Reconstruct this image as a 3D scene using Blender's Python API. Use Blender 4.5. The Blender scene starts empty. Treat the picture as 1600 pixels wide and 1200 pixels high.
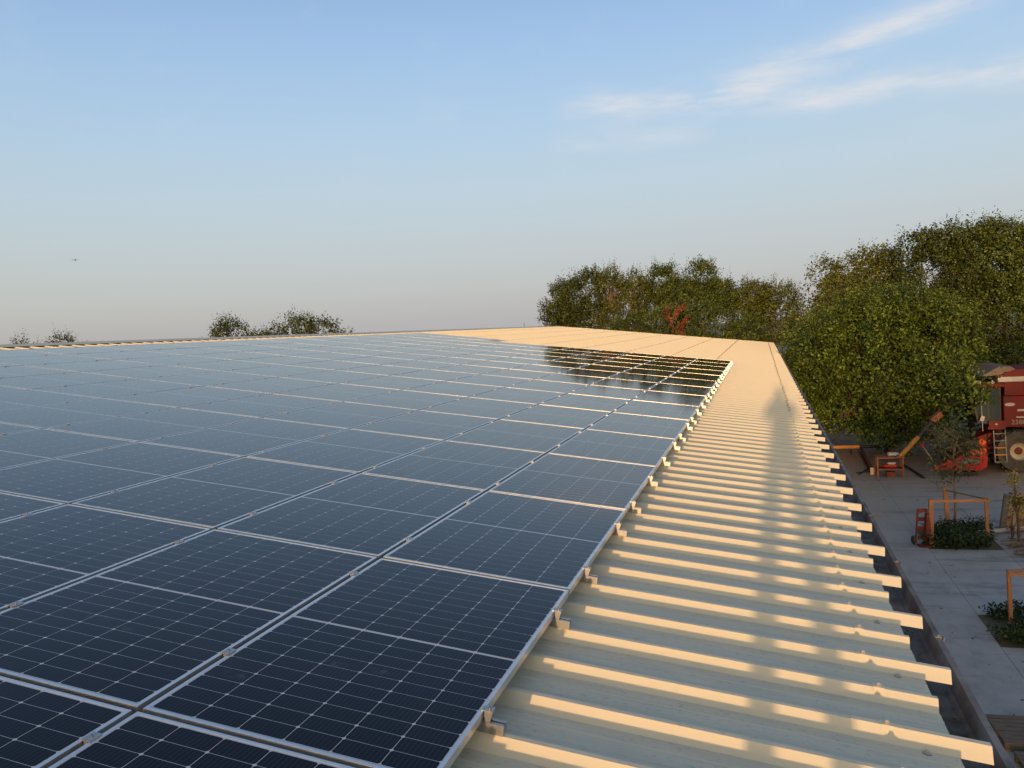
import bpy, bmesh, math, random
import numpy as np
from mathutils import Vector, Matrix, Euler

S = bpy.context.scene
R_ = math.radians
random.seed(7)

# ------------------------------------------------------------------ camera
cam_d = bpy.data.cameras.new('camera')
cam_d.sensor_width = 36.0
cam_d.lens = 28.23
cam_d.clip_start = 0.02
cam_d.clip_end = 6000
cam = bpy.data.objects.new('camera', cam_d)
S.collection.objects.link(cam)
cam.location = (0.973, -2.076, 6.3)
cam.rotation_euler = Matrix(((0.953474, 0.039710, 0.298848), (0.295260, 0.077239, -0.952290), (-0.060898, 0.996221, 0.061921))).to_euler()
S.camera = cam

# ------------------------------------------------------------------ world, sun, exposure
SUN_EL, SUN_AZ = 5.3, 0.9          # low sun behind the camera; light travels towards +Y
w = bpy.data.worlds.new('World'); S.world = w; w.use_nodes = True
nt = w.node_tree; nt.nodes.clear()
wo = nt.nodes.new('ShaderNodeOutputWorld'); bg = nt.nodes.new('ShaderNodeBackground')
sky = nt.nodes.new('ShaderNodeTexSky'); sky.sky_type = 'NISHITA'; sky.sun_disc = False
sky.sun_elevation = R_(SUN_EL); sky.sun_rotation = R_(180 + SUN_AZ)
sky.altitude = 50; sky.air_density = 1.0; sky.dust_density = 2.0; sky.ozone_density = 1.0
bg.inputs['Strength'].default_value = 0.15
def _n(kind): return nt.nodes.new(kind)
def _m(op, a, b=None, clamp=False):
    n = _n('ShaderNodeMath'); n.operation = op; n.use_clamp = clamp
    for i, x in enumerate((a, b)):
        if x is None: continue
        if isinstance(x, (int, float)): n.inputs[i].default_value = x
        else: nt.links.new(x, n.inputs[i])
    return n.outputs[0]
def _mix(f, a, b):
    n = _n('ShaderNodeMix'); n.data_type = 'RGBA'
    for sock, x in ((n.inputs[0], f), (n.inputs[6], a), (n.inputs[7], b)):
        if isinstance(x, (int, float)): sock.default_value = x
        elif isinstance(x, tuple): sock.default_value = (*x, 1)
        else: nt.links.new(x, sock)
    return n.outputs[2]
# hazy evening air: the clear Nishita sky is veiled by multiply scattered light that depends on elevation only
tc = _n('ShaderNodeTexCoord'); sx = _n('ShaderNodeSeparateXYZ'); nt.links.new(tc.outputs['Generated'], sx.inputs[0])
el = _m('MULTIPLY', _m('ARCSINE', sx.outputs['Z']), 180 / math.pi)          # degrees
az = _m('MULTIPLY', _m('ARCTAN2', sx.outputs['X'], sx.outputs['Y']), 180 / math.pi)
rp_ = _n('ShaderNodeValToRGB'); nt.links.new(_m('DIVIDE', _m('ADD', el, 10.0), 100.0, True), rp_.inputs[0])
cr = rp_.color_ramp; cr.interpolation = 'B_SPLINE'
SKYK = 1 / .15 / 1.516
stops = [(-10, (.20, .18, .17)), (-1.5, (.39, .38, .39)), (0.5, (.440, .432, .448)), (3.5, (.490, .498, .505)), (9, (.500, .600, .672)), (14, (.430, .585, .750)), (20, (.335, .520, .790)), (27, (.21, .35, .60)), (38, (.12, .21, .42)), (60, (.13, .21, .38)), (90, (.20, .26, .38))]
while len(cr.elements) < len(stops): cr.elements.new(.5)
for e_, (d_, c_) in zip(cr.elements, stops):
    e_.position = (d_ + 10) / 100; e_.color = (*[min(1, q) for q in c_], 1)
veil = _n('ShaderNodeVectorMath'); veil.operation = 'SCALE'; veil.inputs['Scale'].default_value = SKYK; nt.links.new(rp_.outputs[0], veil.inputs[0])
# towards the setting sun the clear-sky glow shows through the veil more than away from it
sunward = _m('ADD', _m('MULTIPLY', sx.outputs['Y'], -.5), .5)
vf = _m('SUBTRACT', 0.93, _m('MULTIPLY', _m('POWER', sunward, 1.32), .92))
skyc = _mix(vf, sky.outputs[0], veil.outputs[0])
# thin cirrus: two drifting streaks and faint veils elsewhere
cv = _n('ShaderNodeCombineXYZ'); nt.links.new(az, cv.inputs[0]); nt.links.new(el, cv.inputs[1])
def cn(scale, detail, sxy, seed):
    mp = _n('ShaderNodeMapping'); mp.inputs['Scale'].default_value = (*sxy, 1); mp.inputs['Location'].default_value = (seed, seed * .7, seed); mp.inputs['Rotation'].default_value = (0, 0, R_(-9)); nt.links.new(cv.outputs[0], mp.inputs[0])
    n = _n('ShaderNodeTexNoise'); n.inputs['Scale'].default_value = scale; n.inputs['Detail'].default_value = detail; n.inputs['Roughness'].default_value = .6; nt.links.new(mp.outputs[0], n.inputs['Vector'])
    return n.outputs['Fac']
warp = _m('MULTIPLY', _m('SUBTRACT', cn(.10, 3, (1, 1.6), 3.1), .5), 2.6)
fib = cn(.28, 8, (.55, 2.6), 8.3)
soft = cn(.16, 6, (1, 1.8), 5.7)
def band(a0, e0, a1, e1, wd, amp):
    k = (e1 - e0) / (a1 - a0)
    line = _m('ADD', _m('MULTIPLY', _m('SUBTRACT', az, a0), k), e0)
    dd = _m('DIVIDE', _m('SUBTRACT', _m('ADD', el, warp), line), wd)
    g = _m('POWER', 2.71828, _m('MULTIPLY', _m('MULTIPLY', dd, dd), -1.0))
    lo = _m('DIVIDE', _m('SUBTRACT', az, a0), 4.0, True); hi = _m('DIVIDE', _m('SUBTRACT', a1, az), 4.0, True)
    return _m('MULTIPLY', _m('MULTIPLY', g, _m('MULTIPLY', lo, hi)), amp)
E1, E2, E3 = band(-14, 15.2, 40, 11.9, 0.80, .9), band(-6, 14.4, 20, 19.8, 1.0, .8), band(-15, 12.9, -2, 12.4, .7, .4)
cl = _m('ADD', _m('ADD', E1, E2), E3)
cl = _m('MULTIPLY', cl, _m('ADD', _m('MULTIPLY', _m('SUBTRACT', fib, .36, ), 3.2, True), .12))
veil2 = _m('MULTIPLY', _m('MULTIPLY', _m('SUBTRACT', soft, .54), 2.0, True), .16)
up = _m('DIVIDE', _m('SUBTRACT', el, 4.0), 8.0, True)
cl = _m('MULTIPLY', _m('ADD', cl, veil2, True), up)
cloudc = tuple(SKYK * q for q in (.70, .71, .735))
ccol = _n('ShaderNodeCombineXYZ')
for i_ in range(3): ccol.inputs[i_].default_value = cloudc[i_]
cx_ = _n('ShaderNodeMix'); cx_.data_type = 'RGBA'; nt.links.new(cl, cx_.inputs[0]); nt.links.new(skyc, cx_.inputs[6]); nt.links.new(ccol.outputs[0], cx_.inputs[7])
nt.links.new(cx_.outputs[2], bg.inputs['Color']); nt.links.new(bg.outputs[0], wo.inputs['Surface'])

sun_d = bpy.data.lights.new('sun', 'SUN'); sun_d.energy = 2.0; sun_d.angle = R_(0.8)
sun_d.color = (1.0, 0.61, 0.30)
sun = bpy.data.objects.new('sun', sun_d); S.collection.objects.link(sun)
ldir = Vector((math.sin(R_(SUN_AZ)) * math.cos(R_(SUN_EL)), math.cos(R_(SUN_AZ)) * math.cos(R_(SUN_EL)), -math.sin(R_(SUN_EL))))
sun.rotation_euler = ldir.to_track_quat('-Z', 'Y').to_euler()
sun.location = (0, -30, 30)
vs = S.view_settings
vs.view_transform = 'Standard'; vs.look = 'None'; vs.exposure = 0.7; vs.gamma = 1.0; vs.use_curve_mapping = False

# ------------------------------------------------------------------ helpers
C = S.collection

class MB:
    """collects shapes; build() links them as one mesh object"""
    def __init__(s): s.v = []; s.f = []; s.m = []
    def add(s, vs_, fs, m=0):
        o = len(s.v); s.v += [tuple(p) for p in vs_]; s.f += [tuple(i + o for i in f) for f in fs]; s.m += [m] * len(fs)
        return s
    def box(s, c, d, rot=None, m=0, taper=(1, 1)):
        x, y, z = d[0] / 2, d[1] / 2, d[2] / 2
        tx, ty = taper
        p = [Vector(q) for q in ((-x, -y, -z), (x, -y, -z), (x, y, -z), (-x, y, -z), (-x * tx, -y * ty, z), (x * tx, -y * ty, z), (x * tx, y * ty, z), (-x * tx, y * ty, z))]
        if rot is not None:
            M = Euler(rot).to_matrix(); p = [M @ q for q in p]
        p = [q + Vector(c) for q in p]
        return s.add(p, [(3, 2, 1, 0), (4, 5, 6, 7), (0, 1, 5, 4), (1, 2, 6, 5), (2, 3, 7, 6), (3, 0, 4, 7)], m)
    def bar(s, a, b, wd, ht, m=0, up=(0, 0, 1)):
        a, b = Vector(a), Vector(b); d = (b - a); L = d.length; d.normalize()
        up = Vector(up)
        if abs(d.dot(up)) > 0.98: up = Vector((0, 1, 0))
        sx = d.cross(up).normalized(); uz = sx.cross(d).normalized()
        p = []
        for e in (a, b):
            for i, j in ((-1, -1), (1, -1), (1, 1), (-1, 1)): p.append(e + sx * (i * wd / 2) + uz * (j * ht / 2))
        return s.add(p, [(3, 2, 1, 0), (4, 5, 6, 7), (0, 1, 5, 4), (1, 2, 6, 5), (2, 3, 7, 6), (3, 0, 4, 7)], m)
    def tube(s, pts, rad, n=8, m=0, cap=True):
        pts = [Vector(p) for p in pts]
        if not hasattr(rad, '__len__'): rad = [rad] * len(pts)
        vv = []; ff = []
        prev = None
        for i, p in enumerate(pts):
            d = (pts[min(i + 1, len(pts) - 1)] - pts[max(i - 1, 0)]).normalized()
            ref = Vector((0, 0, 1)) if abs(d.z) < 0.9 else Vector((1, 0, 0))
            if prev is not None:
                sx = (prev - d * prev.dot(d)).normalized()
            else: sx = d.cross(ref).normalized()
            prev = sx; sy = d.cross(sx)
            for k in range(n):
                a = 2 * math.pi * k / n
                vv.append(p + (sx * math.cos(a) + sy * math.sin(a)) * rad[i])
        for i in range(len(pts) - 1):
            for k in range(n):
                k2 = (k + 1) % n
                ff.append((i * n + k, i * n + k2, (i + 1) * n + k2, (i + 1) * n + k))
        if cap:
            ff.append(tuple(range(n - 1, -1, -1))); ff.append(tuple(range((len(pts) - 1) * n, len(pts) * n)))
        return s.add(vv, ff, m)
    def prism(s, prof, axis, a, b, m=0):
        """closed polygon prof [(p,q)] extruded along axis from a to b"""
        n = len(prof); vv = []
        for t in (a, b):
            for p, q in prof:
                vv.append({'x': (t, p, q), 'y': (p, t, q), 'z': (p, q, t)}[axis])
        ff = [(i, (i + 1) % n, n + (i + 1) % n, n + i) for i in range(n)]
        ff += [tuple(range(n - 1, -1, -1)), tuple(range(n, 2 * n))]
        return s.add(vv, ff, m)
    def lathe(s, prof, c, axis='y', n=28, m=0):
        """prof [(r, t)] turned about an axis through c"""
        vv = []; ff = []
        for r, t in prof:
            for k in range(n):
                a = 2 * math.pi * k / n; p, q = r * math.cos(a), r * math.sin(a)
                o = {'y': (p, t, q), 'x': (t, p, q), 'z': (p, q, t)}[axis]
                vv.append((c[0] + o[0], c[1] + o[1], c[2] + o[2]))
        for i in range(len(prof) - 1):
            for k in range(n):
                k2 = (k + 1) % n
                ff.append((i * n + k, i * n + k2, (i + 1) * n + k2, (i + 1) * n + k))
        return s.add(vv, ff, m)
    def mesh(s, name, mats, smooth=False, fix=True):
        me = bpy.data.meshes.new(name); me.from_pydata(s.v, [], s.f)
        for mt in (mats if isinstance(mats, (list, tuple)) else [mats]): me.materials.append(mt)
        if any(s.m): me.polygons.foreach_set('material_index', s.m)
        if fix:
            bm = bmesh.new(); bm.from_mesh(me); bmesh.ops.recalc_face_normals(bm, faces=bm.faces); bm.to_mesh(me); bm.free()
        if smooth:
            me.polygons.foreach_set('use_smooth', [True] * len(me.polygons))
            try: me.set_sharp_from_angle(angle=R_(40))
            except Exception: pass
        return me
    def build(s, name, mats, parent=None, smooth=False, loc=None, bevel=0):
        o = bpy.data.objects.new(name, s.mesh(name, mats, smooth)); C.objects.link(o)
        if parent is not None: o.parent = parent
        if loc is not None: o.location = loc
        if bevel:
            b = o.modifiers.new('bevel', 'BEVEL'); b.width = bevel; b.segments = 2; b.limit_method = 'ANGLE'
        return o

def tag(o, label=None, cat=None, group=None, kind=None):
    if label: o['label'] = label
    if cat: o['category'] = cat
    if group: o['group'] = group
    if kind: o['kind'] = kind
    return o
def empty(name, loc, rot=(0, 0, 0)):
    o = bpy.data.objects.new(name, None); C.objects.link(o); o.location = loc; o.rotation_euler = rot
    o.empty_display_size = 0.2
    return o
def link(name, me, parent=None, loc=(0, 0, 0), rot=(0, 0, 0)):
    o = bpy.data.objects.new(name, me); C.objects.link(o); o.parent = parent; o.location = loc; o.rotation_euler = rot
    return o

# ------------------------------------------------------------------ materials
def mat(name, col, rough=0.6, metal=0.0, noise=0.0, scale=8.0, col2=None, stretch=(1, 1, 1), bump=0.0, bscale=None, coat=0.0, spec=0.5, world=False, detail=6.0, ramp=(0.35, 0.65)):
    m = bpy.data.materials.new(name); m.use_nodes = True
    t = m.node_tree; b = t.nodes['Principled BSDF']
    b.inputs['Base Color'].default_value = (*col, 1); b.inputs['Roughness'].default_value = rough; b.inputs['Metallic'].default_value = metal
    b.inputs['Specular IOR Level'].default_value = spec
    b.inputs['Coat Weight'].default_value = coat
    if noise or col2 or bump:
        if world:
            g = t.nodes.new('ShaderNodeNewGeometry'); src = g.outputs['Position']
        else:
            g = t.nodes.new('ShaderNodeTexCoord'); src = g.outputs['Object']
        mp = t.nodes.new('ShaderNodeMapping'); mp.inputs['Scale'].default_value = stretch
        t.links.new(src, mp.inputs['Vector'])
        n = t.nodes.new('ShaderNodeTexNoise'); n.inputs['Scale'].default_value = scale; n.inputs['Detail'].default_value = detail; n.inputs['Roughness'].default_value = 0.62
        t.links.new(mp.outputs[0], n.inputs['Vector'])
        c2 = col2 if col2 else tuple(c * (1 - noise) for c in col)
        r = t.nodes.new('ShaderNodeValToRGB'); r.color_ramp.elements[0].position = ramp[0]; r.color_ramp.elements[1].position = ramp[1]
        r.color_ramp.elements[0].color = (*c2, 1); r.color_ramp.elements[1].color = (*col, 1)
        t.links.new(n.outputs['Fac'], r.inputs['Fac']); t.links.new(r.outputs['Color'], b.inputs['Base Color'])
        if bump:
            n2 = n
            if bscale:
                n2 = t.nodes.new('ShaderNodeTexNoise'); n2.inputs['Scale'].default_value = bscale; n2.inputs['Detail'].default_value = 4
                t.links.new(mp.outputs[0], n2.inputs['Vector'])
            bp = t.nodes.new('ShaderNodeBump'); bp.inputs['Strength'].default_value = bump; bp.inputs['Distance'].default_value = 0.02
            t.links.new(n2.outputs['Fac'], bp.inputs['Height']); t.links.new(bp.outputs['Normal'], b.inputs['Normal'])
    return m

def N(t, kind, **kw):
    n = t.nodes.new(kind)
    for k, v in kw.items():
        if k.startswith('i_'):
            n.inputs[int(k[2:])].default_value = v
        else: setattr(n, k, v)
    return n
def math_n(t, op, a, b=None, clamp=False):
    n = t.nodes.new('ShaderNodeMath'); n.operation = op; n.use_clamp = clamp
    for i, x in enumerate((a, b)):
        if x is None: continue
        if isinstance(x, (int, float)): n.inputs[i].default_value = x
        else: t.links.new(x, n.inputs[i])
    return n.outputs[0]
def mixc(t, fac, a, b):
    n = t.nodes.new('ShaderNodeMix'); n.data_type = 'RGBA'
    for sock, x in ((n.inputs[0], fac), (n.inputs[6], a), (n.inputs[7], b)):
        if isinstance(x, (int, float)): sock.default_value = x
        elif isinstance(x, tuple): sock.default_value = (*x, 1)
        else: t.links.new(x, sock)
    return n.outputs[2]

def roof_paint(name):
    """aged cream coil coating: rain streaks down the slope, grime specks, faint chalking"""
    m = bpy.data.materials.new(name); m.use_nodes = True; t = m.node_tree; b = t.nodes['Principled BSDF']
    g = N(t, 'ShaderNodeNewGeometry')
    mp = N(t, 'ShaderNodeMapping'); mp.inputs['Scale'].default_value = (1.3, 9, 3); t.links.new(g.outputs['Position'], mp.inputs[0])
    n1 = N(t, 'ShaderNodeTexNoise'); n1.inputs['Scale'].default_value = 2.2; n1.inputs['Detail'].default_value = 7; n1.inputs['Roughness'].default_value = .65; t.links.new(mp.outputs[0], n1.inputs['Vector'])
    mp2 = N(t, 'ShaderNodeMapping'); mp2.inputs['Scale'].default_value = (22, 45, 10); t.links.new(g.outputs['Position'], mp2.inputs[0])
    n2 = N(t, 'ShaderNodeTexNoise'); n2.inputs['Scale'].default_value = 1.6; n2.inputs['Detail'].default_value = 5; n2.inputs['Roughness'].default_value = .7; t.links.new(mp2.outputs[0], n2.inputs['Vector'])
    # grime collects on the flat pans (faces that look up), not on the steep rib sides
    sx = N(t, 'ShaderNodeSeparateXYZ'); t.links.new(g.outputs['True Normal'], sx.inputs[0])
    flat = math_n(t, 'GREATER_THAN', sx.outputs['Z'], 0.97)
    r1 = N(t, 'ShaderNodeValToRGB'); r1.color_ramp.elements[0].position = .38; r1.color_ramp.elements[1].position = .72; t.links.new(n1.outputs['Fac'], r1.inputs[0])
    r2 = N(t, 'ShaderNodeValToRGB'); r2.color_ramp.elements[0].position = .56; r2.color_ramp.elements[1].position = .70; t.links.new(n2.outputs['Fac'], r2.inputs[0])
    f1 = math_n(t, 'MULTIPLY', math_n(t, 'MULTIPLY', r1.outputs[0], math_n(t, 'ADD', math_n(t, 'MULTIPLY', flat, .75), .22)), .5)
    f2 = math_n(t, 'MULTIPLY', math_n(t, 'MULTIPLY', r2.outputs[0], math_n(t, 'ADD', math_n(t, 'MULTIPLY', flat, .8), .10)), .6)
    c = mixc(t, f1, (0.74, 0.66, 0.48), (0.50, 0.455, 0.35))
    c = mixc(t, f2, c, (0.20, 0.18, 0.14))
    t.links.new(c, b.inputs['Base Color'])
    b.inputs['Roughness'].default_value = .5; b.inputs['Specular IOR Level'].default_value = .35
    bp = N(t, 'ShaderNodeBump'); bp.inputs['Strength'].default_value = .12; bp.inputs['Distance'].default_value = .004
    t.links.new(n2.outputs['Fac'], bp.inputs['Height']); t.links.new(bp.outputs[0], b.inputs['Normal'])
    return m

SMUDGE = [(-0.438, .578), (-.632, .562), (-1.70, .523), (-1.544, .477), (-.9, .33), (-2.9, 1.0), (-1.3, -.6), (-3.6, 2.6)]
def glass_under(name, col, busbars=False):
    """what lies under the module glass: the glass gives the gloss, dust lies on top"""
    m = bpy.data.materials.new(name); m.use_nodes = True; t = m.node_tree; b = t.nodes['Principled BSDF']
    g = N(t, 'ShaderNodeNewGeometry'); tc = N(t, 'ShaderNodeTexCoord')
    c = None
    if busbars:
        sx = N(t, 'ShaderNodeSeparateXYZ'); t.links.new(tc.outputs['Object'], sx.inputs[0])
        fr = math_n(t, 'FRACT', math_n(t, 'ADD', math_n(t, 'MULTIPLY', sx.outputs['X'], 1 / .0168), 500.0))
        line = math_n(t, 'LESS_THAN', fr, .14)
        cc = mixc(t, line, col, (.028, .031, .04))
    else:
        cc = col
    nz = N(t, 'ShaderNodeTexNoise'); nz.inputs['Scale'].default_value = 1.1; nz.inputs['Detail'].default_value = 6; t.links.new(g.outputs['Position'], nz.inputs['Vector'])
    nf = N(t, 'ShaderNodeTexNoise'); nf.inputs['Scale'].default_value = 45; nf.inputs['Detail'].default_value = 4; t.links.new(g.outputs['Position'], nf.inputs['Vector'])
    sp = N(t, 'ShaderNodeSeparateXYZ'); t.links.new(g.outputs['Position'], sp.inputs[0])
    acc = None
    for (x, y) in SMUDGE:      # wiped hand marks in the dust
        dx = math_n(t, 'MULTIPLY', math_n(t, 'SUBTRACT', sp.outputs['X'], x), 1.0); dy = math_n(t, 'MULTIPLY', math_n(t, 'SUBTRACT', sp.outputs['Y'], y), 2.3)
        d2 = math_n(t, 'ADD', math_n(t, 'MULTIPLY', dx, dx), math_n(t, 'MULTIPLY', dy, dy))
        f = math_n(t, 'SUBTRACT', 1.0, math_n(t, 'MULTIPLY', d2, 1 / .0042), True)
        acc = f if acc is None else math_n(t, 'MAXIMUM', acc, f)
    rf = N(t, 'ShaderNodeValToRGB'); rf.color_ramp.elements[0].position = .45; rf.color_ramp.elements[1].position = .6; t.links.new(nf.outputs['Fac'], rf.inputs[0])
    smf = math_n(t, 'MULTIPLY', math_n(t, 'MULTIPLY', acc, rf.outputs[0]), .10)
    rd = N(t, 'ShaderNodeValToRGB'); rd.color_ramp.elements[0].position = .4; rd.color_ramp.elements[1].position = .75; t.links.new(nz.outputs['Fac'], rd.inputs[0])
    dust = math_n(t, 'ADD', math_n(t, 'ADD', math_n(t, 'MULTIPLY', rd.outputs[0], .006), .001), smf)
    c = mixc(t, dust, cc, (.42, .38, .33))
    t.links.new(c, b.inputs['Base Color'])
    b.inputs['IOR'].default_value = 1.27
    ro = math_n(t, 'ADD', math_n(t, 'MULTIPLY', rd.outputs[0], .03), .055)
    t.links.new(ro, b.inputs['Roughness'])
    return m

def leaf_mat(name, c1, c2, c3, trans=.25):
    m = bpy.data.materials.new(name); m.use_nodes = True; t = m.node_tree; t.nodes.clear()
    out = N(t, 'ShaderNodeOutputMaterial'); g = N(t, 'ShaderNodeNewGeometry')
    r = N(t, 'ShaderNodeValToRGB'); e = r.color_ramp.elements; e[0].color = (*c1, 1); e[1].color = (*c3, 1); e[1].position = 1
    k = e.new(.55); k.color = (*c2, 1)
    t.links.new(g.outputs['Random Per Island'], r.inputs[0])
    nz = N(t, 'ShaderNodeTexNoise'); nz.inputs['Scale'].default_value = 1.5; t.links.new(g.outputs['Position'], nz.inputs['Vector'])
    hv = N(t, 'ShaderNodeHueSaturation'); t.links.new(r.outputs[0], hv.inputs['Color'])
    t.links.new(math_n(t, 'ADD', math_n(t, 'MULTIPLY', nz.outputs['Fac'], 2.6), -.28), hv.inputs['Value'])  # clump tone at random, contrast raised to paint dark crown depth into the leaves
    d = N(t, 'ShaderNodeBsdfPrincipled'); d.inputs['Roughness'].default_value = .5; d.inputs['Specular IOR Level'].default_value = .25; t.links.new(hv.outputs[0], d.inputs['Base Color'])
    tr = N(t, 'ShaderNodeBsdfTranslucent'); t.links.new(hv.outputs[0], tr.inputs['Color'])
    mx = N(t, 'ShaderNodeMixShader'); mx.inputs[0].default_value = trans; t.links.new(d.outputs[0], mx.inputs[1]); t.links.new(tr.outputs[0], mx.inputs[2])
    t.links.new(mx.outputs[0], out.inputs['Surface'])
    return m

M = {}
M['roof'] = roof_paint('roof_paint')
M['alu'] = mat('anodised_aluminium', (.82, .81, .79), .33, .85, noise=.12, scale=30)
M['clamp'] = mat('clamp_aluminium', (.50, .49, .48), .35, .85, noise=.2, scale=60)
M['bolt'] = mat('stainless_bolt', (.5, .48, .45), .3, 1.0)
M['cell'] = glass_under('silicon_cell', (.0028, .003, .0055), True)
M['back'] = glass_under('backsheet', (.58, .59, .60))
M['galv'] = mat('galvanised_steel', (.24, .235, .23), .8, .0, noise=.55, scale=4, bump=.15, col2=(.10, .085, .07), spec=.15)
M['washer'] = mat('grey_washer', (.10, .095, .085), .6, .2, noise=.4, scale=80)
M['screw'] = mat('screw_head', (.55, .5, .42), .4, .6)
M['wall'] = mat('plaster_wall', (.55, .5, .42), .9, noise=.25, scale=2, bump=.2)
M['steel_dark'] = mat('dark_steel', (.06, .055, .05), .6, .3, noise=.5, scale=10)

# ================================================================== the shed: roof geometry
SL = R_(7.7); CS, SN = math.cos(SL), math.sin(SL); Z0 = 5.0024
def roof(x, y, h): return (x * CS + h * SN, y, -x * SN + h * CS + Z0)
ROT = (0, SL, 0)
RIDGE = -13.0; YN, YF = -5.1925, 53.5
H_RIB, H_PAN = -0.078, -0.122
PITCH = 0.33375; Y_LONG = 1.145

shed = empty('farm_shed', roof(0, 0, 0), ROT)
tag(shed, 'low farm shed with cream ribbed metal roof under the solar panels', 'shed')

# rib profile across Y (closed thin hat)
def hat(base, top, h0, h1, th):
    b, p = base / 2, top / 2
    return [(-b, h0), (-p, h1), (p, h1), (b, h0), (b - th * 1.3, h0), (p - th * .5, h1 - th), (-p + th * .5, h1 - th), (-b + th * 1.3, h0)]
def rib_mesh(x1, name):
    mb = MB(); mb.prism(hat(.116, .024, H_PAN, H_RIB, .0015), 'x', RIDGE, x1)
    return mb.mesh(name, M['roof'])
rib_long, rib_short = rib_mesh(1.735, 'rib_long'), rib_mesh(1.628, 'rib_short')
cover = MB().prism(hat(.122, .027, H_PAN - .001, H_RIB + .0022, .0015), 'x', 1.262, 1.742).mesh('rib_cover', M['roof'])
# pan between two ribs with two shallow stiffening swages, edge a little ragged
def pan_mesh():
    mb = MB(); hw = PITCH / 2
    prof = [(-hw + .054, 0), (-.052, 0), (-.045, .0028), (-.037, .0028), (-.030, 0), (.030, 0), (.037, .0028), (.045, .0028), (.052, 0), (hw - .054, 0)]
    n = len(prof); xs = [RIDGE, -6, 0, 1.2, 1.632]
    vv = [(x, y, H_PAN + h) for x in xs for y, h in prof]
    ff = [(i * n + k, i * n + k + 1, (i + 1) * n + k + 1, (i + 1) * n + k) for i in range(len(xs) - 1) for k in range(n - 1)]
    o = len(vv)
    vv += [(xs[-1], y, H_PAN + h - .0016) for y, h in prof] + [(xs[0], y, H_PAN + h - .0016) for y, h in prof]
    ff += [((len(xs) - 1) * n + k, (len(xs) - 1) * n + k + 1, o + k + 1, o + k) for k in range(n - 1)]
    ff += [(o + k, o + k + 1, o + n + k + 1, o + n + k) for k in range(n - 1)]
    mb.add(vv, ff)
    return mb.mesh('pan', M['roof'], fix=False)
pan = pan_mesh()
# saddle washer with a dome screw over a rib, and a dome screw in the pan
sd = MB(); sd.prism(hat(.064, .031, H_RIB - .014, H_RIB + .004, .002), 'x', -.022, .022, 0)
sd.lathe([(.013, H_RIB + .004), (.013, H_RIB + .008), (.009, H_RIB + .012), (.006, H_RIB + .018), (.0005, H_RIB + .0185)], (0, 0, 0), 'z', 8, 1)
saddle = sd.mesh('saddle_fastener', [M['roof'], M['screw']])
ps = MB(); ps.lathe([(.015, H_PAN + .0005), (.015, H_PAN + .003), (.008, H_PAN + .006), (.007, H_PAN + .012), (.0005, H_PAN + .013)], (0, 0, 0), 'z', 8, 0)
ps.lathe([(.0165, H_PAN + .0003), (.0155, H_PAN + .0015), (.0005, H_PAN + .0016)], (0, 0, 0), 'z', 8, 1)
pscrew = ps.mesh('pan_fastener', [M['screw'], M['washer']])

k0 = -19; k1 = int((YF - Y_LONG) / PITCH)
rows = [-.54, -2.11, -3.68, -5.3, -6.9, -8.5, -10.1, -11.7]
far_fast = MB()
sheet = None
for k in range(k0, k1 + 1):
    y = Y_LONG + k * PITCH
    if (k - k0) % 3 == 0:
        sheet = link('roof_sheet', pan, shed, (0, y + PITCH / 2, 0))
        y_s = y + PITCH / 2
    else:
        link('pan', pan, sheet, (0, y + PITCH / 2 - y_s, 0))
    link('rib', rib_long if k % 2 == 0 else rib_short, sheet, (0, y - y_s, 0))
    if k % 2 == 0: link('rib_cover', cover, sheet, (0, y - y_s, 0))
    jx = random.uniform(-.012, .012)
    if -2.5 < y < 12:
        link('saddle_fastener', saddle, sheet, (1.392 + jx, y - y_s, 0))
        link('pan_fastener', pscrew, sheet, (1.575 + jx, y - y_s + .078, 0))
        if k % 2 == 0: link('pan_fastener', pscrew, sheet, (1.52, y - y_s - .078, 0))
    elif y >= 12:
        for x in [1.392 + jx] + ([r + random.uniform(-.02, .02) for r in rows] if y > 24 else []):
            far_fast.box((x, y, H_RIB + .004), (.036, .034, .010), m=0)
far_fast.build('fastener_rows', [M['washer']], shed)['kind'] = 'stuff'

# ridge capping, far slope, gable trim, walls, gutter
mb = MB()
mb.prism([(RIDGE + .24, -.071), (RIDGE, -.048), (RIDGE - .24, -.071 - .034), (RIDGE - .24, -.075 - .034), (RIDGE, -.052), (RIDGE + .24, -.075)], 'y', YN, YF)
mb.build('ridge_cap', M['roof'], shed)
fs = MB()
for k in range(k0, k1 + 1):      # slope beyond the ridge, hidden from the yard
    y = Y_LONG + k * PITCH
    for a, b, ha, hb in ((y - .039, y - .014, 0, .044), (y - .014, y + .014, .044, .044), (y + .014, y + .039, .044, 0), (y + .039, y + PITCH - .039, 0, 0)):
        L = 13.5; dz = -L * math.sin(2 * SL); dx = -L * math.cos(2 * SL)
        fs.add([(RIDGE, a, H_PAN + ha - .012), (RIDGE, b, H_PAN + hb - .012), (RIDGE + dx, b, H_PAN + hb + dz - .012), (RIDGE + dx, a, H_PAN + ha + dz - .012)], [(0, 1, 2, 3)])
fs.build('far_roof_slope', M['roof'], shed)
MB().prism([(RIDGE, -.073), (1.66, -.073), (1.66, -.25), (RIDGE, -.25)], 'y', YF + .01, YF + .05).build('gable_trim', M['roof'], shed)
gx = [(1.50, -.185), (1.585, -.185), (1.60, -.245), (1.655, -.245), (1.665, -.232), (1.685, -.232), (1.695, -.245), (1.765, -.245), (1.785, -.225), (1.80, -.150), (1.828, -.147), (1.835, -.175), (1.832, -.176), (1.826, -.152), (1.806, -.155), (1.792, -.23), (1.768, -.251), (1.595, -.251), (1.58, -.190), (1.50, -.190)]
gut = MB().prism(gx, 'y', YN, YF).build('gutter', M['galv'], shed)
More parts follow.
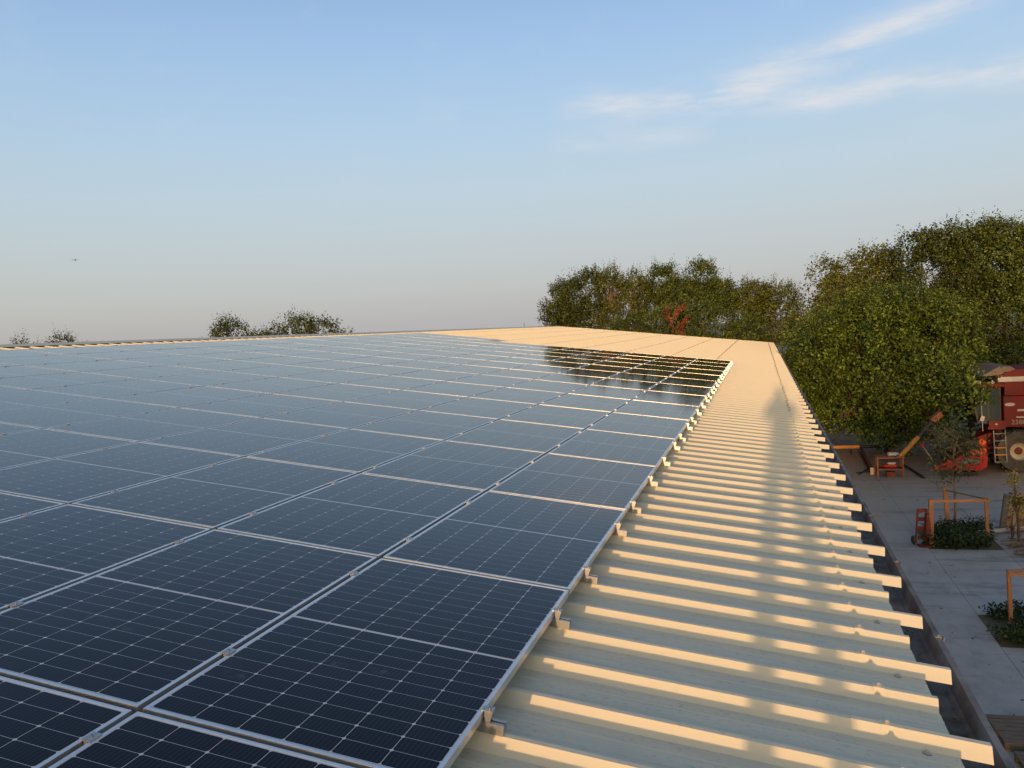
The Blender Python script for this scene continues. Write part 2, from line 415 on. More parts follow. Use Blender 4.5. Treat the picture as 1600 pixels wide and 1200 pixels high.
for i, yb in enumerate(np.arange(-1.6, 40, 1.335)):
    b = MB(); b.box((1.812, yb, -.1445), (.034, .03, .004)); b.box((1.838, yb, -.165), (.004, .03, .045)); b.lathe([(.009, -.142), (.007, -.136), (.0005, -.135)], (1.815, yb, 0), 'z', 8)
    b.build('gutter_bracket', M['galv'], gut)
rl_ = np.random.default_rng(8)
V_, F_ = [], []
for q in range(420):      # blown leaves and silt lying in the gutter
    c_ = np.array([rl_.uniform(1.605, 1.76), rl_.uniform(-1, 1) * 5 + 5 if q < 300 else rl_.uniform(5, 30), -.243 + rl_.uniform(0, .008)]); a_ = rl_.uniform(0, 6.28); k_ = rl_.uniform(.008, .022)
    d_ = np.array([math.cos(a_), math.sin(a_), rl_.uniform(-.2, .2)]) * k_; e_ = np.array([-math.sin(a_), math.cos(a_), rl_.uniform(-.2, .2)]) * k_ * .5
    V_ += [c_ - d_, c_ + e_, c_ + d_, c_ - e_]; F_.append((4 * q, 4 * q + 1, 4 * q + 2, 4 * q + 3))
gl = MB().add(V_, F_).build('gutter_litter', mat('gutter_litter', (.11, .07, .035), .9, noise=.5, scale=40), gut); gl['kind'] = 'stuff'
W1 = MB().box((1.38, (YN + YF) / 2, 2.3), (.2, YF - YN - .2, 4.6)).build('side_wall', M['wall'])
W1.parent = shed; W1.matrix_parent_inverse = Matrix.Translation(roof(0, 0, 0)).inverted() if False else (Matrix.Translation(roof(0, 0, 0)) @ Euler(ROT).to_matrix().to_4x4()).inverted()
W2 = MB().prism([(-26, 0), (1.25, 0), (1.25, 4.64), (-12.9, 6.55), (-26, 4.7)], 'y', YF - .35, YF - .15).build('gable_wall', M['wall'])
W2.parent = shed; W2.matrix_parent_inverse = W1.matrix_parent_inverse.copy()

# ================================================================== solar array
PL, PW, PX, PY = 1.751, 1.038, 1.061, 1.775
FL = .013           # frame lip
# meshes: origin at the panel centre, glass 2 mm below the frame lip
fm = MB()
for sx in (-1, 1):
    fm.box((sx * (PW / 2 - FL / 2), 0, -.0175), (FL, PL, .035))
for sy in (-1, 1):
    fm.box((0, sy * (PL / 2 - FL / 2), -.0176), (PW - 2 * FL, FL, .0348))
frame_me = fm.mesh('frame', M['alu'])
lam_me = MB().box((0, 0, -.0036), (PW - 2 * FL, PL - 2 * FL, .0050)).mesh('laminate', M['back'])
CW, CH, GP, MID = .1650, .0824, .0024, .017
cells_xy = []
for i in range(6):
    x = (i - 2.5) * (CW + GP)
    for j in range(10):
        yy = MID / 2 + CH / 2 + j * (CH + GP)
        cells_xy.append((x, yy)); cells_xy.append((x, -yy))
def cell_shape(mb, x, y, z, t):
    a, b, c = CW / 2, CH / 2, .0065
    top = [(-a + c, -b), (a - c, -b), (a, -b + c), (a, b - c), (a - c, b), (-a + c, b), (-a, b - c), (-a, -b + c)]
    n = 8
    vv = [(x + p, y + q, z) for p, q in top] + [(x + p, y + q, z - t) for p, q in top]
    mb.add(vv, [tuple(range(n))] + [(i, i + n, (i + 1) % n + n, (i + 1) % n) for i in range(n)])
cm = MB(); cell_shape(cm, 0, 0, -.0009, .0002); cell_me = cm.mesh('cell', M['cell'], fix=False)
gm = MB()
for (x, y) in cells_xy: gm.add([(x - CW / 2 + .0065, y - CH / 2, -.0009), (x + CW / 2 - .0065, y - CH / 2, -.0009), (x + CW / 2, y - CH / 2 + .0065, -.0009), (x + CW / 2, y + CH / 2 - .0065, -.0009), (x + CW / 2 - .0065, y + CH / 2, -.0009), (x - CW / 2 + .0065, y + CH / 2, -.0009), (x - CW / 2, y + CH / 2 - .0065, -.0009), (x - CW / 2, y - CH / 2 + .0065, -.0009)], [tuple(range(8))])
grid_me = gm.mesh('cell_grid', M['cell'], fix=False)

ORD = ['first', 'second', 'third', 'fourth', 'fifth', 'sixth', 'seventh', 'eighth', 'ninth', 'tenth', 'eleventh', 'twelfth', 'thirteenth', 'fourteenth', 'fifteenth', 'sixteenth', 'seventeenth', 'eighteenth', 'nineteenth', 'twentieth', 'twenty-first', 'twenty-second', 'twenty-third', 'twenty-fourth', 'twenty-fifth', 'twenty-sixth', 'twenty-seventh', 'twenty-eighth', 'twenty-ninth', 'thirtieth', 'thirty-first', 'thirty-second', 'thirty-third', 'thirty-fourth', 'thirty-fifth', 'thirty-sixth']
rp = random.Random(3)
J0 = -2
def first_row(i):      # nearest row that reaches into the picture (one more kept for a step aside)
    return -2 if i < 3 else (-1 if i < 5 else (0 if i < 8 else (1 if i < 10 else 2)))
for i in range(11):
    jn = 14 if i < 8 else 15
    for j in range(first_row(i), jn):
        near = (j <= 0 and i <= 3) or (j == 1 and i <= 1)
        cx, cy = -(i * PX + PW / 2), j * PY + PY / 2
        p = empty('solar_panel', roof(cx, cy, 0), (R_(rp.uniform(-.07, .07)), SL + R_(rp.uniform(-.11, .11)), 0))
        tag(p, f'solar panel, {ORD[i]} column from the eave, ' + ('far end row' if j == jn - 1 else f'{ORD[jn - 1 - j]} row from far end'), 'solar panel', 'solar panels on the roof')
        link('frame', frame_me, p); link('laminate', lam_me, p)
        if near and j >= -1:
            for (x, y) in cells_xy: link('cell', cell_me, p, (x, y, 0))
        else:
            g = link('cell_grid', grid_me, p); g['kind'] = 'stuff'

# clamps: origin on the panel edge, panel-top level
def clampset():
    d = {}
    e = MB(); e.prism([(-.020, -.0745), (.020, -.0745), (.020, -.037), (.007, -.037), (.007, -.044), (-.007, -.044), (-.007, -.037), (-.020, -.037)], 'x', -.16, .078); d['rail'] = e.mesh('rail', M['clamp'])
    e = MB(); e.prism([(-.008, .0045), (.034, .0045), (.034, .001), (.026, -.0365), (.008, -.0365), (.004, .001), (-.008, .001)], 'y', -.0175, .0175); d['end'] = e.mesh('clamp_block', M['clamp'])
    e = MB(); e.lathe([(.0065, .0045), (.0065, .0125), (.0035, .0125), (.0033, .009), (.0005, .009)], (.019, 0, 0), 'z', 10); d['bolt'] = e.mesh('bolt', M['bolt'])
    e = MB(); e.prism([(-.0175, .0032), (.0175, .0032), (.0175, .0008), (.007, .0008), (.006, -.010), (-.006, -.010), (-.007, .0008), (-.0175, .0008)], 'y', -.025, .025); d['mid'] = e.mesh('clamp_plate', M['clamp'])
    e = MB(); e.lathe([(.006, .0032), (.006, .009), (.0035, .009), (.0033, .006), (.0005, .006)], (0, 0, 0), 'z', 10); d['mbolt'] = e.mesh('bolt', M['bolt'])
    return d
CL = clampset()
def rib_near(y): return Y_LONG + round((y - Y_LONG) / PITCH) * PITCH
n_mid = 0; mids = []
for i in range(0, 12):
    jn = 14 if i <= 8 else 15
    for j in range(first_row(min(i, 10)), jn):
        for oi_, off in enumerate((.43, 1.42)):
            nf = 2 * (jn - 1 - j) + (1 - oi_)
            y = rib_near(j * PY + off)
            x = -i * PX + (.0115 if i else 0)
            if i == 0:
                o = empty('end_clamp', roof(0, y, 0), ROT)
                tag(o, f'metal end clamp on the outer panel edge, {ORD[nf]} from the far end', 'clamp', 'end clamps along the panel edge')
                link('rail', CL['rail'], o); link('clamp_block', CL['end'], o); link('bolt', CL['bolt'], o)
            else:
                mids.append((math.hypot(x - .8, y + 2), x, y, i, nf))
mids.sort()
rest = MB()
for q, (d, x, y, i, nf) in enumerate(mids):
    if q < 290:
        o = empty('mid_clamp', roof(x, y, 0), ROT)
        tag(o, f'metal clamp plate in the {ORD[i - 1]} panel seam from the eave, {ORD[nf]} from far end', 'clamp', 'mid clamps between the panels')
        link('clamp_plate', CL['mid'], o); link('bolt', CL['mbolt'], o)
    else:
        rest.box(roof(x, y, .0028), (.04, .07, .0035), ROT)
if rest.v: tag(rest.build('far_clamps', M['clamp']), 'far clamp plates between the most distant solar panels', 'clamps', kind='stuff')
# support rails under the column joints (seen through the gaps)

# ================================================================== ground and yard
def ground_mat():
    m = bpy.data.materials.new('yard_concrete'); m.use_nodes = True; t = m.node_tree; b = t.nodes['Principled BSDF']
    g = N(t, 'ShaderNodeNewGeometry'); P_ = g.outputs['Position']
    def nz(scale, det, stretch=(1, 1, 1), ro=.6):
        mp = N(t, 'ShaderNodeMapping'); mp.inputs['Scale'].default_value = stretch; t.links.new(P_, mp.inputs[0])
        n = N(t, 'ShaderNodeTexNoise'); n.inputs['Scale'].default_value = scale; n.inputs['Detail'].default_value = det; n.inputs['Roughness'].default_value = ro; t.links.new(mp.outputs[0], n.inputs['Vector']); return n.outputs['Fac']
    def rmp(f, a, b_):
        r = N(t, 'ShaderNodeValToRGB'); r.color_ramp.elements[0].position = a; r.color_ramp.elements[1].position = b_; t.links.new(f, r.inputs[0]); return r.outputs[0]
    sp = N(t, 'ShaderNodeSeparateXYZ'); t.links.new(P_, sp.inputs[0])
    # trodden earth and dust over the concrete further up the yard
    dusty = math_n(t, 'ADD', math_n(t, 'DIVIDE', math_n(t, 'SUBTRACT', sp.outputs['Y'], 17.0), 9.0), math_n(t, 'MULTIPLY', math_n(t, 'SUBTRACT', nz(.35, 6), .5), 2.6))
    dusty = math_n(t, 'MINIMUM', math_n(t, 'MAXIMUM', dusty, 0.0), 1.0)
    dusty2 = math_n(t, 'MULTIPLY', math_n(t, 'DIVIDE', math_n(t, 'SUBTRACT', sp.outputs['Y'], 27.0), 6.0, True), .8)
    c = mixc(t, rmp(nz(1.3, 8), .3, .7), (.37, .355, .335), (.47, .45, .425))
    c = mixc(t, math_n(t, 'MULTIPLY', rmp(nz(2.2, 8, (1, .5, 1), .7), .5, .64), .55), c, (.29, .255, .22))
    c = mixc(t, math_n(t, 'MULTIPLY', dusty, .8), c, (.42, .345, .27))
    c = mixc(t, dusty2, c, (.31, .21, .14))
    c = mixc(t, math_n(t, 'MULTIPLY', rmp(nz(.55, 8, (.6, 2.4, 1), .72), .52, .62), .55), c, (.15, .13, .115))
    c = mixc(t, math_n(t, 'MULTIPLY', rmp(nz(26, 3), .62, .75), .35), c, (.12, .10, .085))
    t.links.new(c, b.inputs['Base Color']); b.inputs['Roughness'].default_value = .85
    bp = N(t, 'ShaderNodeBump'); bp.inputs['Strength'].default_value = .35; bp.inputs['Distance'].default_value = .02; t.links.new(nz(9, 8), bp.inputs['Height']); t.links.new(bp.outputs[0], b.inputs['Normal'])
    return m
M['yard'] = ground_mat()
M['field'] = mat('dry_field', (.16, .13, .08), .95, col2=(.09, .09, .045), scale=.15, world=True, bump=.3, bscale=3)
M['soil'] = mat('bed_soil', (.10, .072, .05), .95, col2=(.055, .04, .028), scale=6, bump=.8, world=True)
M['kerb'] = mat('slab_edge', (.33, .32, .31), .9, noise=.3, scale=6)
tag(MB().add([(-1500, -600, -.012), (1500, -600, -.012), (1500, 3000, -.012), (-1500, 3000, -.012)], [(0, 1, 2, 3)]).build('ground', M['field']), kind='structure')
# yard of cast slabs with open joints and two planting holes
B1 = (4.95, 6.70, 20.95, 22.95)     # x0 x1 y0 y1 of the first bed
B2 = (4.97, 7.2, 14.3, 16.05)
def slab_field():
    xs = [1.4, 4.95, 6.70, 11.2, 17, 26]; ys = [-6, 3, 9.2, 14.3, 16.05, 20.95, 22.95, 27, 33, 40, 47]
    yard = empty('yard', (0, 0, 0)); tag(yard, kind='structure')
    for a in range(len(xs) - 1):
        for b in range(len(ys) - 1):
            x0, x1, y0, y1 = xs[a], xs[a + 1], ys[b], ys[b + 1]
            if (x0, y0) == (4.95, 20.95): continue
            if (x0, y0) == (4.95, 14.3): continue
            if (x0, y0) == (6.70, 14.3): x0 = 7.2
            g_ = .004; dz = random.uniform(-.002, .002)
            MB().box(((x0 + x1) / 2, (y0 + y1) / 2, -.045 + dz), (x1 - x0 - 2 * g_, y1 - y0 - 2 * g_, .10)).build('slab', M['yard'], yard)
    return yard
slab_field()
def bed(bb, name, n, seed):
    x0, x1, y0, y1 = bb; r = random.Random(seed); nx = 26; ny = 26
    vv = []; 
    for i in range(nx):
        for j in range(ny):
            e = min(i, nx - 1 - i, j, ny - 1 - j)
            vv.append((x0 + (x1 - x0) * i / (nx - 1), y0 + (y1 - y0) * j / (ny - 1), -.07 + min(e, 4) * .012 + r.uniform(-.02, .02)))
    ff = [(i * ny + j, (i + 1) * ny + j, (i + 1) * ny + j + 1, i * ny + j + 1) for i in range(nx - 1) for j in range(ny - 1)]
    tag(MB().add(vv, ff).build(name, M['soil'], smooth=True), kind='structure')
bed(B1, 'planting_bed', 0, 1); bed(B2, 'planting_bed', 0, 2)

# ================================================================== plants
M['bark'] = mat('bark', (.13, .095, .065), .9, noise=.5, scale=6, stretch=(4, 4, .7), bump=.6)
M['bark_pale'] = mat('pale_bark', (.19, .145, .10), .9, noise=.4, scale=6, stretch=(4, 4, .7), bump=.5)
M['lf_mul'] = leaf_mat('mulberry_leaf', (0.025, 0.043, 0.007), (0.077, 0.122, 0.015), (0.162, 0.211, 0.032))
M['lf_dark'] = leaf_mat('dark_leaf', (0.022, 0.033, 0.008), (0.063, 0.087, 0.019), (0.133, 0.157, 0.035))
M['lf_olive'] = leaf_mat('olive_leaf', (0.037, 0.049, 0.011), (0.103, 0.122, 0.021), (0.196, 0.201, 0.043))
M['lf_mid'] = leaf_mat('mid_leaf', (0.030, 0.048, 0.010), (0.079, 0.113, 0.021), (0.160, 0.194, 0.042))
M['lf_dead'] = leaf_mat('dead_leaf', (.14, .042, .018), (.23, .066, .026), (.31, .10, .045), .15)
M['lf_yel'] = leaf_mat('yellow_leaf', (.16, .16, .03), (.32, .27, .05), (.52, .38, .08))
M['lf_grey'] = leaf_mat('greygreen_leaf', (0.060, 0.078, 0.036), (0.102, 0.120, 0.054), (0.156, 0.168, 0.084))
M['lf_weed'] = leaf_mat('weed_leaf', (.018, .035, .012), (.035, .062, .02), (.06, .09, .03))

def pnoise(p, sc, seed):
    q = p * sc + seed
    return (np.sin(q[:, 0] * 1.7 + np.sin(q[:, 1] * 1.3 + seed)) + np.sin(q[:, 1] * 1.9 + np.sin(q[:, 2] * 1.1)) + np.sin(q[:, 2] * 2.1 + np.sin(q[:, 0] * 1.6 + 2 * seed))) / 3
def leaves(pts, dirs, rng, nl, L, ls, droop=.0, aspect=.55):
    """sprigs: nl leaves along each axis; returns one vertex/face array"""
    n = len(pts)
    t = np.tile(np.linspace(.05, 1, nl), n)[:, None]
    base = np.repeat(pts, nl, 0); d = np.repeat(dirs, nl, 0); k = len(base)
    Ls = np.repeat(L * rng.uniform(.6, 1.3, n), nl)[:, None]
    side = rng.normal(size=(k, 3)); side -= d * (side * d).sum(1, keepdims=True); side /= np.linalg.norm(side, axis=1, keepdims=True) + 1e-9
    pos = base + d * t * Ls + side * ls * rng.uniform(.1, .5, (k, 1))
    ax = d * .45 + side * .9 + np.array([0, 0, -droop]) + rng.normal(size=(k, 3)) * .25; ax /= np.linalg.norm(ax, axis=1, keepdims=True)
    nr = np.cross(ax, rng.normal(size=(k, 3))); nr /= np.linalg.norm(nr, axis=1, keepdims=True) + 1e-9
    wv = nr
    s = (ls * rng.uniform(.6, 1.25, k) * (1.15 - .45 * t[:, 0]))[:, None]
    nn = np.cross(ax, wv) * s * .12
    V = np.stack([pos, pos + ax * s * .5 + wv * s * aspect * .5 + nn, pos + ax * s, pos + ax * s * .5 - wv * s * aspect * .5 + nn], 1).reshape(-1, 3)
    F = np.arange(4 * k).reshape(k, 4)
    return V, F
def np_mesh(name, V, F, m):
    me = bpy.data.meshes.new(name); me.vertices.add(len(V)); me.vertices.foreach_set('co', V.astype(np.float32).ravel())
    k = F.shape[1]; me.loops.add(F.size); me.loops.foreach_set('vertex_index', F.astype(np.int32).ravel())
    me.polygons.add(len(F)); me.polygons.foreach_set('loop_start', np.arange(0, F.size, k, dtype=np.int32)); me.polygons.foreach_set('loop_total', np.full(len(F), k, dtype=np.int32))
    me.materials.append(m); me.update(); me.validate(); return me
def tree(name, label, cat, base, lobes, n, ls, m, seed, L=.55, nl=11, zmin=.2, gap=-.35, up=.55, trunk=.16, twigs=50, bark='bark', group=None, lean=(0, 0), shell=.5, part=('trunk', 'crown')):
    """base (x,y); lobes (x,y,z,rx,ry,rz) in world; crown = sprigs of leaves through the lobes' outer volume"""
    rng = np.random.default_rng(seed); rr = random.Random(seed)
    root = empty(name, (base[0], base[1], 0)); tag(root, label, cat, group)
    B = np.array([base[0], base[1], 0.0])
    lob = np.array(lobes, float); vol = lob[:, 3] * lob[:, 4] * lob[:, 5]; w_ = vol ** .72; w_ /= w_.sum()
    idx = rng.choice(len(lob), int(n * 1.9), p=w_)
    u = rng.normal(size=(len(idx), 3)); u /= np.linalg.norm(u, axis=1, keepdims=True)
    rad = shell + (1 - shell) * rng.uniform(0, 1, len(idx)) ** .55
    # lumpy outline
    bump = 1 + .20 * pnoise(u * 2.2, 1.6, seed * 1.3 + idx.mean()) + .10 * pnoise(u * 5, 1.8, seed + 4)
    P = lob[idx, :3] + u * lob[idx, 3:] * (rad * bump)[:, None]
    keep = (pnoise(P, 1.15, seed * .77) + .45 * pnoise(P, 2.9, seed * .31) > gap) & (P[:, 2] > zmin)
    P = P[keep][:n]; U = u[keep][:n]
    D = U * .75 + np.array([0, 0, up]) + rng.normal(size=P.shape) * .38; D /= np.linalg.norm(D, axis=1, keepdims=True)
    V, F = leaves(P, D, rng, nl, L, ls)
    # a few long shoots break the outline
    k_ = rng.choice(len(P), max(8, len(P) // 14), replace=False); k_ = k_[U[k_, 2] > -.2]
    D2 = D[k_] + np.array([0, 0, .5]); D2 /= np.linalg.norm(D2, axis=1, keepdims=True)
    V2, F2 = leaves(P[k_], D2, rng, int(nl * 1.4), L * 1.9, ls * .85)
    F = np.concatenate([F, F2 + len(V)]); V = np.concatenate([V, V2])
    link(part[1], np_mesh(part[1], V - B, F, M[m]), root)
    # trunk, limbs to every lobe, twigs to some sprigs
    mb = MB(); top = Vector((0, 0, 0))
    zc = max(.8, min(lob[:, 2]) * .55)
    fork = Vector((lean[0] * .5, lean[1] * .5, zc * .8))
    mb.tube([(0, 0, -.1), fork * .5 + Vector((rr.uniform(-.05, .05), rr.uniform(-.05, .05), 0)), fork], [trunk * 1.25, trunk, trunk * .85], 8)
    ends = []
    for l in lob:
        c = Vector(l[:3]) - Vector(B); e = fork.lerp(c, .5) + Vector((rr.uniform(-.3, .3), rr.uniform(-.3, .3), rr.uniform(-.1, .4)))
        mb.tube([fork, e, c], [trunk * .7, trunk * .45, trunk * .22], 6); ends.append((e, c))
    for q in rng.choice(len(P), min(twigs, len(P)), replace=False):
        p = Vector(P[q] - B); e, c = min(ends, key=lambda s_: (s_[1] - p).length)
        md = c.lerp(p, .5) + Vector((0, 0, -.15 + rr.uniform(-.15, .15)))
        mb.tube([e.lerp(c, rr.uniform(.3, 1)), md, p + Vector(D[q]) * L * .7], [trunk * .2, trunk * .13, trunk * .05], 5)
    mb.build(part[0], M[bark], root, smooth=True)
    return root
T = tree
rg_ = np.random.default_rng(77); LV, LF = [], []
for q in range(900):      # fallen leaves and chips on the yard
    if q < 420: x_, y_ = rg_.normal(6.2, 2.2), rg_.normal(33.5, 2.6)
    else: x_, y_ = rg_.uniform(2.2, 11), rg_.uniform(8, 32)
    if x_ < 2.0: continue
    a_ = rg_.uniform(0, 6.28); k_ = rg_.uniform(.015, .055); c_ = np.array([x_, y_, .010 + rg_.uniform(0, .006)])
    d_ = np.array([math.cos(a_), math.sin(a_), rg_.uniform(-.1, .3)]) * k_; e_ = np.array([-math.sin(a_), math.cos(a_), rg_.uniform(-.1, .2)]) * k_ * .55
    o_ = len(LV); LV += [c_ - d_, c_ + e_, c_ + d_, c_ - e_]; LF.append((o_, o_ + 1, o_ + 2, o_ + 3))
tag(MB().add(LV, LF).build('yard_litter', M['bark_pale']), 'fallen leaves and wood chips scattered over the yard', 'litter', kind='stuff')
T('mulberry_tree', 'big bright green bushy tree beside the red harvester, leaves almost to the ground', 'tree', (6.3, 37.2),
  [(6.2, 36.6, 4.1, 3.0, 2.8, 2.9), (3.6, 37.0, 3.7, 1.7, 2.0, 2.4), (8.25, 36.6, 4.7, 1.55, 1.8, 2.0), (6.3, 35.2, 1.65, 1.9, 1.6, 1.15), (6.5, 36.4, 5.7, 2.1, 2.0, 1.55), (4.3, 36.2, 2.1, 1.2, 1.5, 1.0), (8.1, 36.0, 2.9, 1.1, 1.3, 1.2), (5.0, 36.6, 5.3, 1.5, 1.5, 1.3), (7.7, 33.6, 3.3, 1.0, 1.5, 1.1), (8.05, 31.2, 3.0, .75, .7, .55)],
  6600, .165, 'lf_mul', 11, L=.6, nl=11, zmin=.35, trunk=.17, twigs=90, gap=-.42)
T('leafy_tree', 'light olive tree between the shed gable and the big green tree', 'tree', (4.3, 45.5),
  [(4.2, 45.2, 4.8, 1.9, 2.0, 2.6), (5.4, 45.6, 6.0, 1.6, 1.6, 2.1), (3.9, 46, 6.0, 1.3, 1.4, 1.7), (4.4, 44.6, 2.6, 1.9, 1.6, 1.7), (3.4, 46.5, 3.6, 1.3, 1.3, 2.2)], 2175, .18, 'lf_olive', 12, zmin=.4, trunk=.13)
T('leafy_tree', 'olive tree with one loose tuft sticking out left, behind the big green tree', 'tree', (6.9, 50.2),
  [(7.2, 50, 7.2, 2.2, 2.0, 2.5), (4.75, 50, 8.75, .75, .75, .75), (5.7, 50, 7.0, 1.3, 1.3, 1.5), (7.6, 50, 8.8, 1.5, 1.5, 1.15), (6.5, 50, 4.5, 2.6, 2, 2.2)], 2465, .19, 'lf_olive', 13, zmin=1.5, gap=-.3)
T('leafy_tree', 'tall dark tree with a ragged left edge, left of the tall right-hand trees', 'tree', (10.2, 46.2),
  [(10.2, 46, 7.8, 1.9, 1.8, 2.4), (9.1, 46, 9.6, .9, .9, .75), (10.6, 46, 9.5, 1.1, 1.1, 1.0), (10.6, 45.4, 5, 2.0, 1.7, 2.6), (10.8, 45, 2.6, 2.0, 1.4, 2), (11.6, 46.4, 7.0, 1.6, 1.5, 1.8)], 3045, .18, 'lf_dark', 14, zmin=.3, gap=-.62, up=.7)
T('leafy_tree', 'tallest dark tree at the right, above the red harvester', 'tree', (12.9, 46.8),
  [(12.6, 46.6, 8.2, 2.0, 1.9, 2.3), (12.0, 46.6, 9.7, 1.1, 1.1, 1.0), (13.6, 46.6, 9.4, 1.2, 1.2, 1.1), (13.0, 45.6, 5, 2.2, 1.8, 2.6), (13.3, 45, 2.4, 2.2, 1.4, 2)], 3335, .18, 'lf_mid', 15, zmin=.3, gap=-.62, up=.75)
T('leafy_tree', 'dark tree cut off by the right edge of the photo', 'tree', (16.2, 46),
  [(15.7, 46, 8.0, 2.2, 1.9, 2.6), (15.2, 46, 9.5, 1.2, 1.2, 1.0), (16.4, 45.4, 4.6, 2.6, 1.8, 2.8), (16.6, 45, 2.4, 2.4, 1.4, 2)], 2755, .18, 'lf_dark', 16, zmin=.3, gap=-.62, up=.8)
T('hedge_shrub', 'dark shrub mass in the shade behind the red harvester', 'shrub', (10.4, 41),
  [(9.6, 41, 1.9, 1.7, 1.1, 1.9), (12.2, 41.2, 2.1, 1.8, 1.1, 2.1), (14.8, 41.2, 2.2, 1.8, 1.1, 2.2)], 1500, .16, 'lf_dark', 17, zmin=.1, part=('stems', 'foliage'))
# unseen trees added behind the photographer to keep the low sun off the yard
G3 = 'unseen shade trees added behind the photographer'
for q_, (x_, hs_, lb_) in enumerate(((5.4, 1.0, 'unseen tree added behind the photographer to shade the yard, nearest to the shed'), (10.9, 1.45, 'unseen tree added behind the photographer to shade the yard, middle one of three'), (16.2, 1.45, 'unseen tree added behind the photographer to shade the yard, farthest from the shed'))):
    T('leafy_tree', lb_, 'tree', (x_, -27.5), [(x_, -27.5, 5.6 * hs_, 2.3, 2.0, 2.3 * hs_), (x_ + 1.6, -27.3, 4.2 * hs_, 1.7, 1.6, 1.9 * hs_), (x_ - .6, -27.6, 3.2 * hs_, 1.7, 1.6, 2.0 * hs_), (x_ + 2.6, -27.5, 2.4 * hs_, 1.6, 1.4, 1.9 * hs_)], int(900 * hs_), .30, 'lf_dark', 61 + q_, zmin=.4, gap=-.6, L=.8, nl=9, twigs=20, group=G3)
# trees behind the far gable
G = 'trees behind the far end of the roof'
T('leafy_tree', 'dark tree with a jagged top at the left end of the row behind the roof', 'tree', (-13.4, 60),
  [(-14.4, 60, 8.0, 1.2, 1.2, 1.9), (-12.9, 60, 8.2, 1.3, 1.3, 2.0), (-11.7, 60, 9.2, 1.0, 1.0, 1.7), (-15.2, 60, 6.6, .8, .9, 1.0), (-13, 60, 6, 2.2, 1.6, 1.8)], 2100, .19, 'lf_dark', 21, zmin=3, gap=-.35, up=.9, L=.7, group=G)
T('leafy_tree', 'sparse brownish green tree with bare pale branches showing, behind the roof', 'tree', (-9.3, 60.5),
  [(-10.1, 60.4, 9.0, 1.3, 1.3, 1.7), (-8.4, 60.4, 8.7, 1.3, 1.3, 1.6), (-9.3, 60.4, 6.8, 2.2, 1.6, 1.8)], 1700, .17, 'lf_olive', 22, zmin=3, gap=-.3, up=.9, L=.7, bark='bark_pale', twigs=160, trunk=.2, group=G)
T('leafy_tree', 'fresh green tree with two upright tops behind the middle of the far gable', 'tree', (-4.6, 62.5),
  [(-6.3, 62, 9.2, 1.2, 1.2, 1.6), (-3.4, 62, 9.2, 1.15, 1.2, 1.7), (-4.8, 62, 7.6, 2.6, 1.8, 1.9), (-2.0, 62, 8.0, 1.1, 1.2, 1.3), (-7.3, 62, 9.4, .6, .6, .8)], 3000, .19, 'lf_mid', 23, zmin=3, gap=-.4, up=.85, L=.65, group=G)
T('leafy_tree', 'olive brown round tree behind the right end of the far gable', 'tree', (1.0, 63),
  [(.2, 62.6, 7.6, 1.6, 1.6, 1.5), (2.2, 62.4, 7.3, 1.6, 1.6, 1.6), (1.0, 62, 5.8, 2.6, 1.8, 1.8), (-.9, 63, 7.9, 1.0, 1.0, 1.0)], 2300, .17, 'lf_olive', 24, zmin=2.5, gap=-.4, up=.7, group=G)
T('climbing_shrub', 'dense green creeper covered shrub right behind the far roof edge', 'shrub', (-5.6, 57.2),
  [(-8.0, 57.2, 5.9, 1.9, 1.0, 1.3), (-5.6, 57.2, 6.0, 1.8, 1.0, 1.6), (-2.8, 57.2, 6.1, 2.0, 1.0, 1.7), (-5, 57.2, 4, 4, 1, 1.6), (-.6, 57.2, 5.4, 1.4, 1.0, 1.4)], 2500, .16, 'lf_mid', 25, zmin=2.5, gap=-.5, up=.2, L=.45, group=G, part=('stems', 'foliage'))
def dead_shrub():
    rng = np.random.default_rng(5); base = Vector((-4.8, 56.3, 0)); root = empty('dead_branch', base)
    tag(root, 'rust red dead branch standing out in front of the green creeper', 'branch')
    mb = MB(); pts = []; dr = []
    mb.tube([(0, 0, 0), (0, 0, 3), (.1, 0, 5.4)], [.07, .055, .04], 6)
    for (x, z, x2, z2) in [(.05, 5.2, .45, 6.1), (.1, 5.5, -.45, 6.5), (.1, 5.8, .75, 6.6), (-.2, 6.1, -.75, 7.1), (-.3, 6.4, .1, 7.35), (0, 6.9, .65, 7.75), (-.5, 6.7, -.55, 7.5), (.1, 5.4, .2, 6.3), (.35, 6.1, .85, 6.75), (.3, 5.6, .35, 5.75), (-.1, 6.6, .3, 7.5)]:
        mb.tube([(x, 0, z), ((x + x2) / 2, rng.uniform(-.1, .1), (z + z2) / 2 + .05), (x2, rng.uniform(-.15, .15), z2)], [.03, .022, .01], 5)
        for t in np.linspace(.25, 1, 14):
            pts.append((x + (x2 - x) * t, rng.uniform(-.15, .15), z + (z2 - z) * t)); d = np.array([x2 - x, 0, z2 - z]) * .6 + rng.normal(size=3) * .5; dr.append(d / np.linalg.norm(d))
    V, F = leaves(np.array(pts), np.array(dr), rng, 8, .26, .13)
    link('dead_foliage', np_mesh('dead_foliage', V, F, M['lf_dead']), root); mb.build('stem', M['bark_pale'], root)
dead_shrub()
